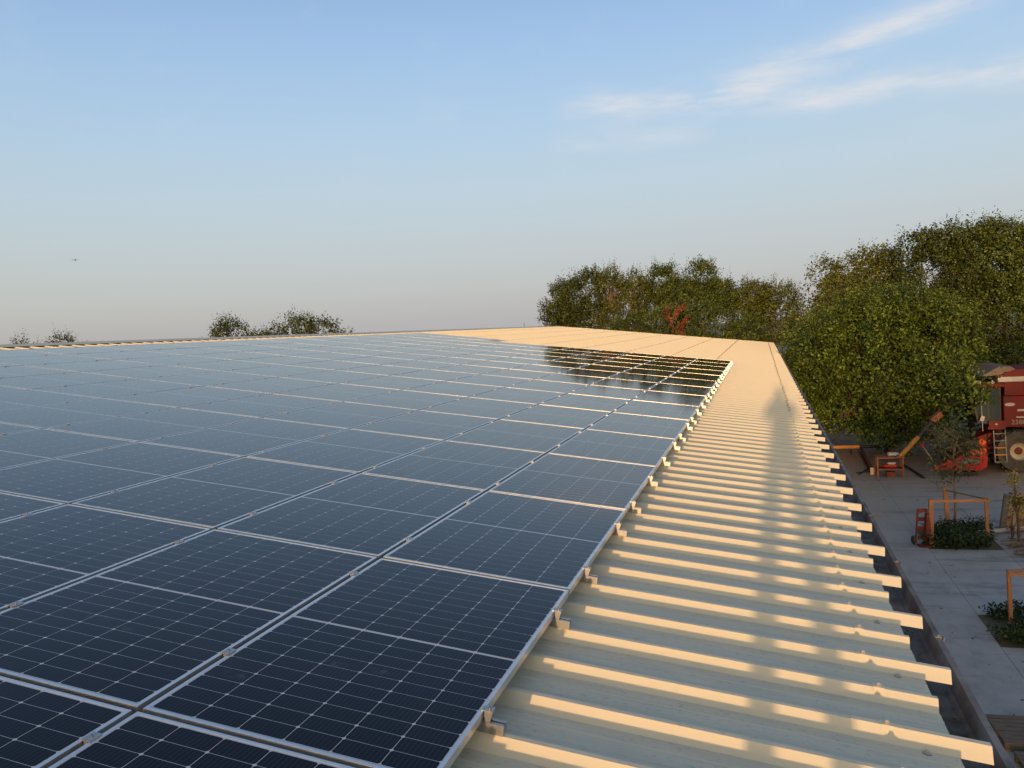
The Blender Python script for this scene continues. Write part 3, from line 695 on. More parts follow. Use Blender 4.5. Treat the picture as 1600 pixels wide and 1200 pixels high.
# tree tops beyond the ridge on the left
G2 = 'tree tops showing over the ridge'
def far_tree(label, x, z, r, n, seed, extra=()):
    lobes = [(x, 60, z - r * .9, r, r * .9, r), *[(x + a, 60, z - r * .9 + b, c, c, c) for a, b, c in extra]]
    T('distant_tree', label, 'tree', (x, 60.5), lobes, n, .22, 'lf_dark', seed, zmin=2, gap=-.25, up=.8, L=.75, nl=9, twigs=30, group=G2, trunk=.18, lean=(0, 0))
far_tree('small ragged tree top over the ridge, left of the wide double tree top', -45.2, 8.9, 1.5, 420, 31, ((-2.2, -.9, .8), (1.7, -.7, .9), (.8, .1, 1.0)))
far_tree('wide double tree top over the ridge, just right of the small ragged one', -38.0, 8.75, 1.6, 620, 32, ((2.4, -.2, 1.5), (4.4, -.9, .9), (-1.6, -.3, 1.2), (1.2, .2, 1.2), (5.6, -1.2, .6)))
far_tree('low bush top poking over the ridge between the two tree tops', -41.9, 7.75, .8, 160, 33, ((.9, .0, .55),))
far_tree('leftmost wispy tree top over the ridge', -69.6, 8.55, 1.1, 120, 34, ((-1.8, -.4, .6), (1.7, -.4, .6)))
far_tree('low wispy tree top over the ridge, second from the left edge', -64.3, 8.6, 1.2, 190, 35, ((1.9, -.5, .55), (-1.5, -.4, .7), (3.0, -.5, .4)))

def weeds(name, label, spots, seed, m='lf_weed', ls=.10, hgt=.3, n=40):
    rng = np.random.default_rng(seed); P = []; D = []
    for (x, y, r, h) in spots:
        k = int(n * r / .3)
        a = rng.uniform(0, 6.28, k); q = r * rng.uniform(0, 1, k) ** .5
        p = np.stack([x + q * np.cos(a), y + q * np.sin(a), rng.uniform(0, h * .45, k)], 1)
        d = np.stack([np.cos(a) * .5, np.sin(a) * .5, np.full(k, 1.0)], 1) + rng.normal(size=(k, 3)) * .3
        P.append(p); D.append(d / np.linalg.norm(d, axis=1, keepdims=True))
    V, F = leaves(np.concatenate(P), np.concatenate(D), rng, 9, hgt, ls)
    o = link(name, np_mesh(name, V, F, M[m])); tag(o, label, 'plants', kind='stuff'); return o
rw = random.Random(4)
weeds('bed_weeds', 'low dark green ground cover in the planting bed round the sapling', [(5.25, 21.35, .35, .4), (5.45, 21.2, .32, .35), (5.85, 21.3, .36, .35), (6.15, 21.25, .33, .3), (5.5, 21.9, .3, .3), (6.1, 22.6, .4, .28), (6.45, 22.7, .3, .25), (5.6, 22.7, .3, .22), (6.25, 21.7, .3, .25), (5.9, 21.9, .3, .25)], 41, hgt=.32, n=46)
weeds('bed_weeds', 'low green ground cover in the bed at the lower right edge', [(5.25, 14.7, .28, .3), (5.5, 14.62, .3, .25), (5.8, 14.7, .3, .25), (5.35, 15.85, .2, .15), (5.7, 15.9, .25, .15), (6.2, 15.0, .35, .3)], 42, hgt=.24, n=40)

# saplings
def sapling(label, base, top, crown, m, ls, n, seed, name='sapling', L=.4, bark='bark'):
    rng = np.random.default_rng(seed); root = empty(name, (base[0], base[1], 0)); tag(root, label, 'sapling')
    B = Vector((base[0], base[1], 0)); tp = Vector(top) - B
    mb = MB(); mb.tube([(0, 0, -.05), (tp.x * .4 + .02, tp.y * .4, tp.z * .3), (tp.x * .75 - .03, tp.y * .7, tp.z * .6), tp], [.036, .032, .024, .010], 7)
    P = []; D = []
    for (x, y, z, r) in crown:
        c = Vector((x, y, z)) - B
        s = max(.2, min(.85, (c.z - .35) / tp.z))
        st = Vector((tp.x * s, tp.y * s, tp.z * s)); mb.tube([st, st.lerp(c, .5) + Vector((0, 0, .06)), c], [.014, .010, .005], 5)
        k = n; u = rng.normal(size=(k, 3)); u /= np.linalg.norm(u, axis=1, keepdims=True)
        P.append(np.array(c) + u * r * rng.uniform(.2, 1, (k, 1))); d = u * .6 + np.array([0, 0, .25]) + rng.normal(size=(k, 3)) * .4; D.append(d / np.linalg.norm(d, axis=1, keepdims=True))
    V, F = leaves(np.concatenate(P), np.concatenate(D), rng, 8, L, ls)
    link('foliage', np_mesh('foliage', V, F, M[m]), root); mb.build('stem', M[bark], root, smooth=True)
sapling('thin grey green sapling inside the wooden tree guard', (5.91, 22.72), (5.98, 22.8, 2.9), [(5.75, 22.8, 2.75, .3), (6.2, 22.8, 2.7, .3), (5.55, 22.75, 2.35, .28), (6.35, 22.75, 2.5, .3), (6.0, 22.8, 2.45, .3), (5.6, 22.7, 1.95, .22), (6.3, 22.8, 2.1, .22), (5.95, 22.7, 2.95, .25), (6.15, 22.6, 1.85, .2), (5.75, 22.6, 1.6, .15), (6.45, 22.7, 2.3, .2)], 'lf_grey', .10, 17, 51, L=.3, bark='bark_pale')
sapling('yellow leaved young tree by the right edge, next to the grey post', (7.22, 21.7), (7.16, 21.7, 1.85), [(7.13, 21.7, 1.55, .12), (7.2, 21.7, 1.15, .16), (7.3, 21.7, 1.1, .16), (7.1, 21.7, 1.0, .1), (7.25, 21.65, .95, .12), (7.15, 21.7, 1.75, .08)], 'lf_yel', .09, 9, 52, L=.18)
sapling('dry reddish weed in front of the grey post', (7.1, 21.9), (7.15, 21.9, .75), [(7.05, 21.9, .5, .14), (7.25, 21.9, .55, .14), (7.15, 21.9, .3, .15)], 'lf_dead', .06, 8, 53, name='dry_weed', L=.15)

# ================================================================== yard: machines and small things
M['red'] = mat('harvester_red', (.145, .010, .012), .6, noise=.35, scale=3, col2=(.095, .018, .016), spec=.2)
M['red_bright'] = mat('header_red', (.42, .014, .012), .55, noise=.3, scale=4, col2=(.27, .026, .02), spec=.25)
M['orange'] = mat('orange_plastic', (.75, .10, .01), .35, noise=.1)
M['stripe'] = mat('white_stripe', (.42, .40, .39), .6, noise=.35, scale=6)
M['decal'] = mat('dull_lettering', (.26, .20, .19), .6, noise=.3, scale=9)
M['tyre'] = mat('tyre_rubber', (.035, .032, .030), .85, noise=.4, scale=9, col2=(.075, .065, .055), bump=.3)
M['rim'] = mat('cream_rim', (.48, .40, .29), .6, noise=.35, scale=6)
M['black'] = mat('black_trim', (.018, .017, .016), .6, noise=.3)
M['glass'] = mat('cab_glass', (.03, .04, .04), .06, noise=.0, spec=.8)
M['tarp'] = mat('grain_tank_lip', (.16, .12, .09), .8, noise=.3, scale=4)
M['rust'] = mat('rusty_orange_steel', (.36, .12, .045), .75, noise=.5, scale=9, col2=(.20, .065, .03), bump=.2)
M['rust_red'] = mat('rusty_red_steel', (.20, .035, .022), .75, noise=.5, scale=12, bump=.2)
M['wood'] = mat('guard_wood', (.42, .21, .11), .85, noise=.4, scale=7, stretch=(6, 6, .6), bump=.3)
M['wood_grey'] = mat('weathered_wood', (.23, .175, .13), .9, noise=.5, scale=5, stretch=(1.2, 9, 6), bump=.4)
M['straw'] = mat('straw', (.40, .27, .13), .9, noise=.4, scale=14)
M['yellow'] = mat('auger_yellow', (.55, .25, .045), .6, noise=.4, scale=6, col2=(.36, .15, .04))
M['pvc'] = mat('pale_pipe', (.42, .39, .36), .6, noise=.25, scale=4)
M['cream'] = mat('cream_plate', (.62, .52, .36), .7, noise=.2)
M['sand'] = mat('sandstone_slab', (.40, .32, .22), .9, noise=.35, scale=5, bump=.4)
M['greypost'] = mat('grey_post', (.20, .20, .19), .85, noise=.3, scale=5)
M['blue'] = mat('blue_plastic', (.03, .05, .16), .5, noise=.2)
M['sack'] = mat('white_sack', (.55, .52, .48), .8, noise=.3, scale=8, bump=.3)
M['bucket'] = mat('red_sack', (.45, .03, .02), .6, noise=.3)

def text_mesh(body, size, m, depth=.004):
    cu = bpy.data.curves.new('lettering', 'FONT'); cu.body = body; cu.size = size; cu.extrude = depth; cu.space_character = 1.05; cu.offset = size * .012
    o = bpy.data.objects.new('tmp', cu); C.objects.link(o)
    dg = bpy.context.evaluated_depsgraph_get(); me = bpy.data.meshes.new_from_object(o.evaluated_get(dg)); bpy.data.objects.remove(o)
    me.materials.clear(); me.materials.append(m); return me

# ---- combine harvester, front to the left; origin under its front wheel
OX, OY = 9.93, 31.7
hv = empty('combine_harvester', (OX, OY, 0)); tag(hv, 'dusty red combine harvester with ladder and big tyre at the right edge', 'harvester')
def L(x, y, z): return (x - OX, y, z)      # y: metres behind the near side
b = MB(); b.prism([(-.46, 1.72), (4.2, 1.66), (4.6, 2.1), (4.6, 2.88), (-.48, 2.88)], 'y', .02, 2.9)
b.build('body', M['red'], hv, bevel=.03)
b = MB(); b.box((2.0, 1.45, 3.15), (4.84, 2.7, .52)); b.build('upper_panel', M['red'], hv, bevel=.02)
b = MB(); b.box((.62, .085, 3.12), (.55, .03, .34)); b.build('vent_window', M['black'], hv)
b = MB(); b.box((1.95, 1.42, 3.51), (5.2, 2.86, .19)); b.build('white_stripe', M['stripe'], hv, bevel=.015)
b = MB(); b.prism([(-.62, 3.61), (4.3, 3.61), (4.5, 3.86), (-.1, 3.86), (-.75, 3.70)], 'y', .02, 2.85); b.build('grain_tank', M['red'], hv)
b = MB(); b.prism([(-1.18, 3.66), (-.70, 3.66), (-.08, 3.88), (-.22, 3.99), (-.62, 3.99)], 'y', -.02, 2.7); b.build('tank_extension', M['tarp'], hv)
b = MB(); b.box((-.92, 1.2, 3.30), (1.25, 2.2, .16), taper=(.92, .95)); b.build('cab_roof', M['red'], hv, bevel=.03)
cab = MB(); cab.prism([(-.50, 1.86), (-.50, 3.2), (-1.28, 3.2), (-1.42, 2.5), (-1.30, 1.86)], 'y', .24, 2.1); cabo = cab.build('cab', M['black'], hv)
b = MB(); b.prism([(-.56, 2.0), (-.56, 3.12), (-.90, 3.12), (-.90, 2.0)], 'y', .225, .236); b.build('side_window', M['glass'], cabo)
b = MB(); b.prism([(-.95, 2.0), (-.95, 3.12), (-1.24, 3.12), (-1.35, 2.5), (-1.24, 2.0)], 'y', .225, .236); b.build('door_window', M['glass'], cabo)
b = MB(); b.bar((-1.30, .36, 3.15), (-1.41, .36, 2.5), .02, .9); b.build('windscreen', M['glass'], cabo)
for (x, z) in ((-1.15, 3.08), (-1.21, 2.06)):
    b = MB(); b.bar((-1.0, .3, z + .02), (x, -.05, z), .02, .02); b.build('mirror_arm', M['black'], hv)
    b = MB(); b.box((x, -.08, z + .02), (.14, .05, .20), (0, .35, 0)); b.build('mirror', M['stripe'], hv, bevel=.015)
b = MB(); b.tube([(-1.15, -.06, 3.0), (-1.22, -.05, 2.5), (-1.20, -.06, 1.6)], .012, 6); b.build('handrail', M['stripe'], hv)
b = MB(); b.box((-.72, .35, 1.70), (.60, .75, .10)); b.box((-.70, .0, 1.83), (.56, .03, .30)); b.build('platform', M['red'], hv, bevel=.01)
b = MB(); b.box((-.74, -.025, 1.85), (.07, .02, .05)); b.build('clearance_lamp', M['stripe'], hv)
ld = MB()
for x in (-.84, -.46): ld.bar((x, -.02, 1.62), (x, -.16, .42), .035, .05, up=(0, 1, 0))
ldo = ld.build('ladder', M['galv'], hv)
for k in range(5):
    z = .46 + k * .26; MB().box((-.65, -.15 + k * .03, z), (.35, .16, .03)).build('step', M['galv'] if k not in (1, 2) else M['yellow'], ldo)
def wheel(x, y, r, wd, rimr, nm='wheel'):
    t = MB(); t.lathe([(rimr, -wd * .42), (r * .80, -wd * .5), (r * .94, -wd * .46), (r * .965, -wd * .2), (r * .965, wd * .2), (r * .94, wd * .46), (r * .8, wd * .5), (rimr, wd * .42)], (0, 0, 0), 'y', 36)
    for k in range(22):
        for sd_ in (-1, 1):
            a = 2 * math.pi * (k + (.5 if sd_ > 0 else 0)) / 22
            cx, cz = math.cos(a) * r * .965, math.sin(a) * r * .965
            t.box((cx, sd_ * wd * .24, cz), (r * .075, wd * .5, r * .075), (0, -a, sd_ * .5))
    to = t.build(nm, M['tyre'], hv, smooth=True, loc=(x, y, r))
    q = MB(); q.lathe([(rimr, -wd * .43), (rimr * .94, -wd * .40), (rimr * .88, -wd * .22), (rimr * .45, -wd * .16), (.001, -wd * .16)], (0, 0, 0), 'y', 28); q.build('rim', M['rim'], to, smooth=True)
    q = MB(); q.lathe([(rimr * .42, -wd * .165), (rimr * .36, -wd * .26), (rimr * .16, -wd * .30), (.001, -wd * .30)], (0, 0, 0), 'y', 16)
    for k in range(8):
        a = k * math.pi / 4; q.lathe([(.014, -wd * .27), (.012, -wd * .31), (.001, -wd * .31)], (math.cos(a) * rimr * .3, 0, math.sin(a) * rimr * .3), 'y', 6)
    q.build('hub', M['rust_red'], to, smooth=True)
wheel(.02, .28, .80, .62, .33); wheel(.02, 2.6, .80, .62, .33); wheel(3.6, .45, .55, .42, .24); wheel(3.6, 2.4, .55, .42, .24)
b = MB(); b.box((1.8, 1.45, .95), (4.0, .9, 1.0)); b.box((.02, 1.45, .8), (.3, 2.4, .3)); b.build('chassis', M['black'], hv)
b = MB(); b.prism([(-.35, 1.55), (-1.3, 1.2), (-1.9, .55), (-1.9, .2), (-1.2, .4), (-.3, .8)], 'y', .9, 2.1); b.build('feeder_house', M['red'], hv)
b = MB(); b.lathe([(.001, -.10), (.06, -.095), (.115, -.06), (.14, 0), (.14, .05), (.10, .07)], (0, 0, 0), 'y', 20); b.build('orange_cover', M['orange'], hv, smooth=True, loc=(-1.25, -.15, 1.2))
b = MB(); b.tube([(-1.25, -.1, 1.2), (-1.35, .2, 1.05), (-1.3, .9, 1.0)], .06, 8); b.build('drive_shaft', M['rust_red'], hv)
for (x, z, wl, h) in ((-.03, 2.35, 2.2, .075), (-.07, 2.09, 2.0, .05)):
    b = MB(); b.box((x + wl / 2, .013, z), (wl, .008, h)); b.build('white_decal', M['stripe'], hv)
b = MB(); b.lathe([(.001, -.012), (.5, -.010), (.5, 0)], (0, 0, 0), 'y', 24); lo = b.build('oval_badge', M['stripe'], hv, loc=(-.27, .018, 2.57)); lo.scale = (.34, .6, .13)
for x in (.55, 1.9, 3.2):
    b = MB(); b.box((x, .014, 2.3), (.018, .012, 1.08)); b.build('panel_seam', M['black'], hv)
b = MB(); b.box((1.2, .012, 2.72), (1.0, .012, .2)); b.build('grille', M['black'], hv)
b = MB()
for k in range(3): b.tube([(-.5, .12 + k * .05, 1.7), (-.62 - k * .05, .05 + k * .04, 1.35), (-.9, .3, 1.1), (-1.3, .8, .95)], .018, 6)
b.build('hydraulic_hose', M['black'], hv)
for x in (-1.25, -.8): MB().lathe([(.001, -.03), (.06, -.03), (.065, .03), (.001, .04)], (x, .1, 3.42), 'y', 12).build('work_lamp', M['stripe'], hv)
tx = link('lettering', text_mesh('2388', .24, M['decal']), hv, (-.24, .012, 1.83), (R_(90), 0, 0))
# header lowered to the ground in front
hd = MB(); hd.prism([(-1.24, .36), (-1.20, .70), (-1.27, .94), (-1.72, 1.04), (-2.2, .72), (-2.95, .40), (-3.05, .28), (-2.5, .24), (-1.45, .22)], 'y', -.72, -.62)
hdo = hd.build('header', M['red_bright'], hv, bevel=.02)
b = MB(); b.prism([(-1.3, .25), (-1.3, .95), (-1.42, .98), (-1.5, .45), (-2.2, .22), (-2.2, .18)], 'y', -.60, 4.2); b.build('header_trough', M['red'], hdo)
b = MB(); b.prism([(-1.5, .52), (-1.5, .66), (-1.95, .66), (-2.3, .50)], 'y', -.735, -.722); b.build('header_decal', M['greypost'], hdo)
b = MB(); b.box((-1.55, -.66, .88), (.35, .16, .22), (0, .3, 0)); b.box((-1.35, -.6, .98), (.2, .2, .12)); b.build('drive_guard', M['orange'], hdo, bevel=.02)
rl = MB(); rl.tube([(-2.2, -.55, 1.15), (-2.2, 4.1, 1.15)], .05, 8)
for k in range(6):
    a = k * math.pi / 3 + .3; x, z = -2.2 + .48 * math.cos(a), 1.15 + .48 * math.sin(a); rl.tube([(x, -.55, z), (x, 4.1, z)], .02, 6)
    for yy in np.arange(-.5, 4.1, .25): rl.tube([(x, yy, z), (x - .03, yy, z - .2)], .006, 4)
    for yy in (-.5, 1.8, 4.0): rl.bar((-2.2, yy, 1.15), (x, yy, z), .03, .02)
rl.build('reel', M['straw'], hdo)
b = MB(); b.tube([(-3.38, -.7, 1.2), (-3.1, -.7, .75), (-2.88, -.7, .27)], [.025, .02, .03], 6); b.build('crop_divider', M['straw'], hdo)
b = MB(); b.lathe([(.001, -.05), (.07, -.04), (.08, .04), (.001, .05)], (-3.38, -.7, 1.22), 'y', 12); b.build('divider_cap', M['red_bright'], hdo)
b = MB(); b.box((-1.9, -.5, .1), (.7, .3, .14)); b.build('skid', M['black'], hdo)

# ---- steel bench with odds and ends
bn = empty('steel_bench', (5.42, 31.1, 0)); tag(bn, 'rusty orange steel frame bench under the edge of the big tree', 'bench')
for sx in (-.44, .44):
    for sy in (-.25, .28): MB().box((sx, sy, .37), (.055, .055, .74)).build('leg', M['rust'], bn)
MB().box((0, .02, .765), (1.0, .64, .05)).build('top', M['rust'], bn, bevel=.006)
b = MB()
for sy in (-.25, .28): b.bar((-.41, sy, .32), (.41, sy, .32), .04, .04)
for sx in (-.44, .44): b.bar((sx, -.22, .322), (sx, .25, .322), .035, .035)
b.build('lower_rail', M['rust'], bn); MB().box((0, .02, .345), (.82, .48, .012)).build('shelf', M['rust_red'], bn)
def lump(name, label, cat, loc, d, m, seed):
    me = bpy.data.meshes.new(name); bm = bmesh.new(); bmesh.ops.create_icosphere(bm, subdivisions=2, radius=1)
    r = random.Random(seed)
    for v in bm.verts:
        s = 1 + r.uniform(-.12, .12); v.co = Vector((math.copysign(abs(v.co.x) ** .6, v.co.x) * d[0] / 2 * s, math.copysign(abs(v.co.y) ** .6, v.co.y) * d[1] / 2 * s, math.copysign(abs(v.co.z) ** .7, v.co.z) * d[2] / 2 + d[2] / 2))
    zmin = min(v.co.z for v in bm.verts)
    for v in bm.verts: v.co.z -= zmin
    bm.to_mesh(me); bm.free(); me.materials.append(m); me.polygons.foreach_set('use_smooth', [True] * len(me.polygons))
    o = link(name, me, None, loc); tag(o, label, cat); return o
lump('sack', 'pale sack lying on top of the steel bench', 'sack', (5.55, 31.12, .79), (.42, .3, .15), M['sack'], 1)
lump('red_bag', 'red bag on the lower shelf of the steel bench', 'bag', (5.42, 31.1, .352), (.55, .3, .14), M['bucket'], 2)
lump('sack', 'small white sack on the red bag in the bench shelf', 'sack', (5.48, 31.05, .48), (.3, .22, .10), M['sack'], 3)
bx_ = MB(); bx_.box((0, 0, .09), (.3, .24, .18)); bx_.box((0, 0, .187), (.32, .26, .014)); o = bx_.build('box', M['rust_red'], loc=(5.45, 31.15, .004)); tag(o, 'small rusty box on the ground under the steel bench', 'box')

# ---- grain auger leaning up from the bench
au = empty('grain_auger', (5.78, 30.75, 0)); tag(au, 'slanted auger tube, orange below and dark above, rising from the steel bench', 'auger')
A0, A1, A2 = Vector((-.03, 0, .83)), Vector((.62, 0, 1.57)), Vector((1.2, .05, 2.24))
MB().tube([A0, A1], .085, 14).build('lower_tube', M['yellow'], au, smooth=True)
MB().tube([A1, A2], .075, 14).build('upper_tube', M['steel_dark'], au, smooth=True)
b = MB(); b.box(tuple(A2 + Vector((.05, 0, .05))), (.36, .3, .2), (0, -.7, 0), taper=(1.3, 1.2)); b.build('spout', M['rust'], au)
b = MB(); b.box(tuple(A0 + Vector((0, 0, -.005))), (.22, .24, .07)); b.build('foot', M['rust'], au)
b = MB(); b.tube([A2 * .8 + A1 * .2, (1.45, .5, .0)], .025, 6); b.tube([A2 * .8 + A1 * .2, (1.35, -.35, .0)], .025, 6); b.build('support_leg', M['steel_dark'], au)

# ---- pipes and beams on the ground
po = empty('orange_pipe', (4.1, 36.45, 0)); tag(po, 'long orange pipe on low trestles just beyond the gutter, running under the tree', 'pipe')
MB().tube([(-1.0, -.02, .34), (.83, .02, .34)], .085, 14).build('pipe', M['yellow'], po, smooth=True)
MB().tube([(.83, .02, .34), (2.2, .05, .34)], .06, 12).build('dark_end', M['steel_dark'], po, smooth=True)
for x in (-.8, .5, 1.9):
    q = MB(); q.bar((x, -.2, 0), (x, .03, .28), .04, .04); q.bar((x, .25, 0), (x, .02, .28), .04, .04); q.build('trestle', M['steel_dark'], po)
bo = empty('steel_beam', (4.86, 31.5, 0)); tag(bo, 'dark steel beam with a cream end plate, left of the steel bench', 'beam')
pf = [(-.06, .03), (.06, .03), (.06, .05), (.015, .055), (.015, .235), (.06, .24), (.06, .26), (-.06, .26), (-.06, .24), (-.015, .235), (-.015, .055), (-.06, .05)]
q = MB(); q.prism(pf, 'y', .012, 5.3).build('girder', M['rust_red'], bo); MB().box((0, 0, .145), (.14, .02, .27)).build('end_plate', M['cream'], bo); bo.rotation_euler = (0, 0, R_(-1.8))
q = MB(); q.bar((-.55, .3, .02), (.0, .6, .02), .06, .04); q.bar((-.5, -.1, .02), (.1, 1.6, .02), .05, .04); q.build('cross_bar', M['steel_dark'], bo)
q = MB(); q.prism([(-.07, 0), (.07, 0), (.07, .012), (-.058, .012), (-.058, .12), (-.07, .12)], 'y', 0, 2.75); o = q.build('angle_iron', M['steel_dark'], loc=(6.55, 30.66, .008)); o.rotation_euler = (0, 0, R_(5.5)); tag(o, 'dark angle iron bar lying on the ground right of the steel bench', 'bar')
hr = empty('harrow', (4.5, 47.0, 0)); tag(hr, 'red harrow in the shade beneath the trees, beyond the roof edge', 'harrow')
q = MB()
for y in (-.5, 0, .5): q.bar((-1.3, y, .62), (1.3, y, .62), .09, .09)
for x in (-1.0, 0, 1.0): q.bar((x, -.6, .70), (x, .6, .70), .08, .06)
q.bar((-.5, -.5, .7), (0, -1.1, 1.1), .07, .07); q.bar((.5, -.5, .7), (0, -1.1, 1.1), .07, .07); q.build('frame', M['red_bright'], hr)
q = MB()
for y in (-.5, 0, .5):
    for x in np.arange(-1.2, 1.3, .3): q.tube([(x, y, .6), (x + .05, y + .1, .3), (x, y - .05, .0)], [.02, .018, .012], 5)
q.build('tines', M['steel_dark'], hr)

# ---- tree guards
def guard(label, posts, rails, hp, mats=None):
    g0 = posts[0]; root = empty('tree_guard', (g0[0], g0[1], 0)); tag(root, label, 'tree guard')
    for i, (x, y, tx_, ty_, wd) in enumerate(posts):
        mb = MB(); a = Vector((x - g0[0], y - g0[1], -.1)); c = Vector((tx_ - g0[0], ty_ - g0[1], hp)); mb.bar(a, c, wd, wd, up=(0, 1, 0)); mb.build('post', M['wood'], root, bevel=.006)
    for (a, c, z0, z1, wd, m) in rails:
        pa, pc = posts[a], posts[c]
        A_ = Vector((pa[2] - g0[0], pa[3] - g0[1] - .045, z0)); C_ = Vector((pc[2] - g0[0], pc[3] - g0[1] - .045, z1)); d = (C_ - A_).normalized() * .05
        MB().bar(A_ - d, C_ + d, .03, wd).build('rail', M[m], root)
guard('orange brown three post wooden guard round the thin sapling', [(5.07, 21.28, 5.08, 21.25, .11), (5.80, 22.86, 5.73, 22.9, .10), (6.45, 21.53, 6.44, 21.5, .08)], [(0, 2, 1.22, 1.19, .07, 'wood'), (1, 2, 1.17, 1.22, .035, 'wood_grey')], 1.26)
guard('wooden guard with a thin post in the bed at the lower right edge', [(5.35, 15.2, 5.31, 15.12, .07), (6.3, 16.0, 6.3, 15.95, .07), (6.6, 15.0, 6.6, 15.0, .07)], [(0, 1, 1.17, 1.15, .05, 'wood'), (0, 2, 1.15, 1.10, .06, 'wood')], 1.22)
# ---- rusty red trolley against the first guard post
tr = empty('sack_truck', (4.93, 21.32, 0), (0, 0, R_(10))); tag(tr, 'rusty red steel sack truck standing against the left guard post', 'trolley')
for x in (-.16, .06): MB().bar((x - (.0 if x > 0 else .05), .1, .05), (x, .02, .97), .035, .05, up=(0, 1, 0)).build('upright', M['rust_red'], tr)
for z in (.93, .70, .45, .2): MB().box((-.06, .05, z), (.22, .03, .10)).build('cross_plate', M['rust_red'], tr)
MB().box((.05, -.05, .55), (.12, .16, .62), (0, .05, 0)).build('back_box', M['rust_red'], tr, bevel=.01)
MB().box((-.05, -.14, .03), (.34, .3, .03)).build('toe_plate', M['rust_red'], tr)
for x in (-.26, .16):
    q = MB(); q.lathe([(.001, -.03), (.10, -.03), (.12, -.015), (.12, .015), (.10, .03), (.001, .03)], (x, .12, .12), 'x', 16); q.build('wheel', M['tyre'], tr)
# ---- pale pipe, grey post, slab, barrel, sticks
pp = MB().tube([(5.85, 22.03, .13), (7.65, 22.85, .11), (9.4, 23.65, .11)], .062, 12).build('pale_pipe', M['pvc'], smooth=True); tag(pp, 'long pale pipe lying across the bed towards the right edge', 'pipe')
q = MB().bar((0, 0, -.05), (.10, -.2, 1.08), .15, .13, up=(0, 1, 0)); gp = q.build('leaning_post', M['greypost'], loc=(7.14, 22.95, 0), bevel=.01); tag(gp, 'grey leaning post beside the sand coloured slab', 'post')
me_s = MB().prism([(-.36, 0), (.42, 0), (.40, .5), (.33, .95), (.1, 1.04), (-.22, 1.02), (-.31, .7)], 'y', -.07, .07); sl = me_s.build('stone_slab', M['sand'], loc=(7.62, 23.05, .0), bevel=.03); sl.rotation_euler = (R_(-6), 0, 0); tag(sl, 'sand coloured upright slab behind the yellow sapling', 'slab')
q = MB(); q.lathe([(.001, 0), (.20, 0), (.215, .03), (.215, .25), (.225, .27), (.215, .29), (.215, .52), (.225, .54), (.215, .56), (.205, .80), (.001, .80)], (0, 0, 0), 'z', 24); br = q.build('blue_barrel', M['blue'], loc=(7.98, 22.75, .0), smooth=True); tag(br, 'dark blue barrel cut by the right edge', 'barrel')
lump('brown_sack', 'brown sack on top of the blue barrel', 'sack', (7.96, 22.75, .80), (.36, .34, .30), M['tarp'], 6)
sp_ = empty('stick_pile', (7.5, 21.2, 0)); tag(sp_, 'heap of cut sticks and dry prunings at the right edge', 'sticks')
rs = random.Random(9)
st_me = [MB().tube([(-.7, 0, 0), (-.2, rs.uniform(-.04, .04), .01), (.3, rs.uniform(-.05, .05), .0), (.8, rs.uniform(-.06, .06), .01)], [.016, .014, .011, .006], 5).mesh('stick', M['bark_pale'] if k % 2 else M['wood_grey'], smooth=True) for k in range(5)]
for k in range(44):
    link('stick', st_me[k % 5], sp_, (rs.uniform(-.3, 1.0), rs.uniform(-.75, .75), .02 + rs.uniform(0, .16)), (0, rs.uniform(-.08, .08), rs.gauss(.35, .35)))
# ---- weathered wooden pallets
def pallet(label, x, y, rz, z=0):
    p = empty('wooden_pallet', (x, y, z), (0, 0, rz)); tag(p, label, 'pallet')
    for k in range(7):
        MB().box((.6, .06 + k * .123, .128), (1.2, .108, .022), (0, 0, rs.uniform(-.012, .012))).build('board', M['wood_grey'], p)
    for yy in (.06, .43, .80): MB().box((.6, yy, .057), (1.2, .09, .114)).build('bearer', M['wood_grey'], p)
pallet('weathered wooden pallet just outside the gutter, the farther of two', 4.02, 10.36, R_(4))
pallet('weathered wooden pallet just outside the gutter, the nearer of two', 4.10, 9.3, R_(2))
# ---- thin pole behind the far gable, dry leaves on the roof
q = MB(); q.tube([(0, 0, 0), (0, 0, 7.1)], [.04, .02], 6); o = q.build('thin_pole', M['steel_dark'], loc=(-16.6, 58, 0)); tag(o, 'thin pole sticking up behind the roof, left of the trees', 'pole')
for (x, y, lb) in ((.739, 4.205, 'larger dry brown leaf lying on the roof strip, left of the other'), (.852, 4.211, 'smaller dark dry leaf on the roof strip, right of the other')):
    q = MB(); k = .028 if x < .8 else .022; q.add([(-k, 0, 0), (0, -k * .35, .006), (k, 0, .002), (0, k * .35, .008)], [(0, 1, 2, 3)]); q.add([(-k, 0, -.001), (0, -k * .35, .005), (k, 0, .001), (0, k * .35, .007)], [(3, 2, 1, 0)])
    o = q.build('dry_leaf', M['rust_red'] if x < .8 else M['steel_dark'], loc=roof(x, y, H_PAN + .003)); o.rotation_euler = (R_(4), SL, R_(6)); tag(o, lb, 'leaf')
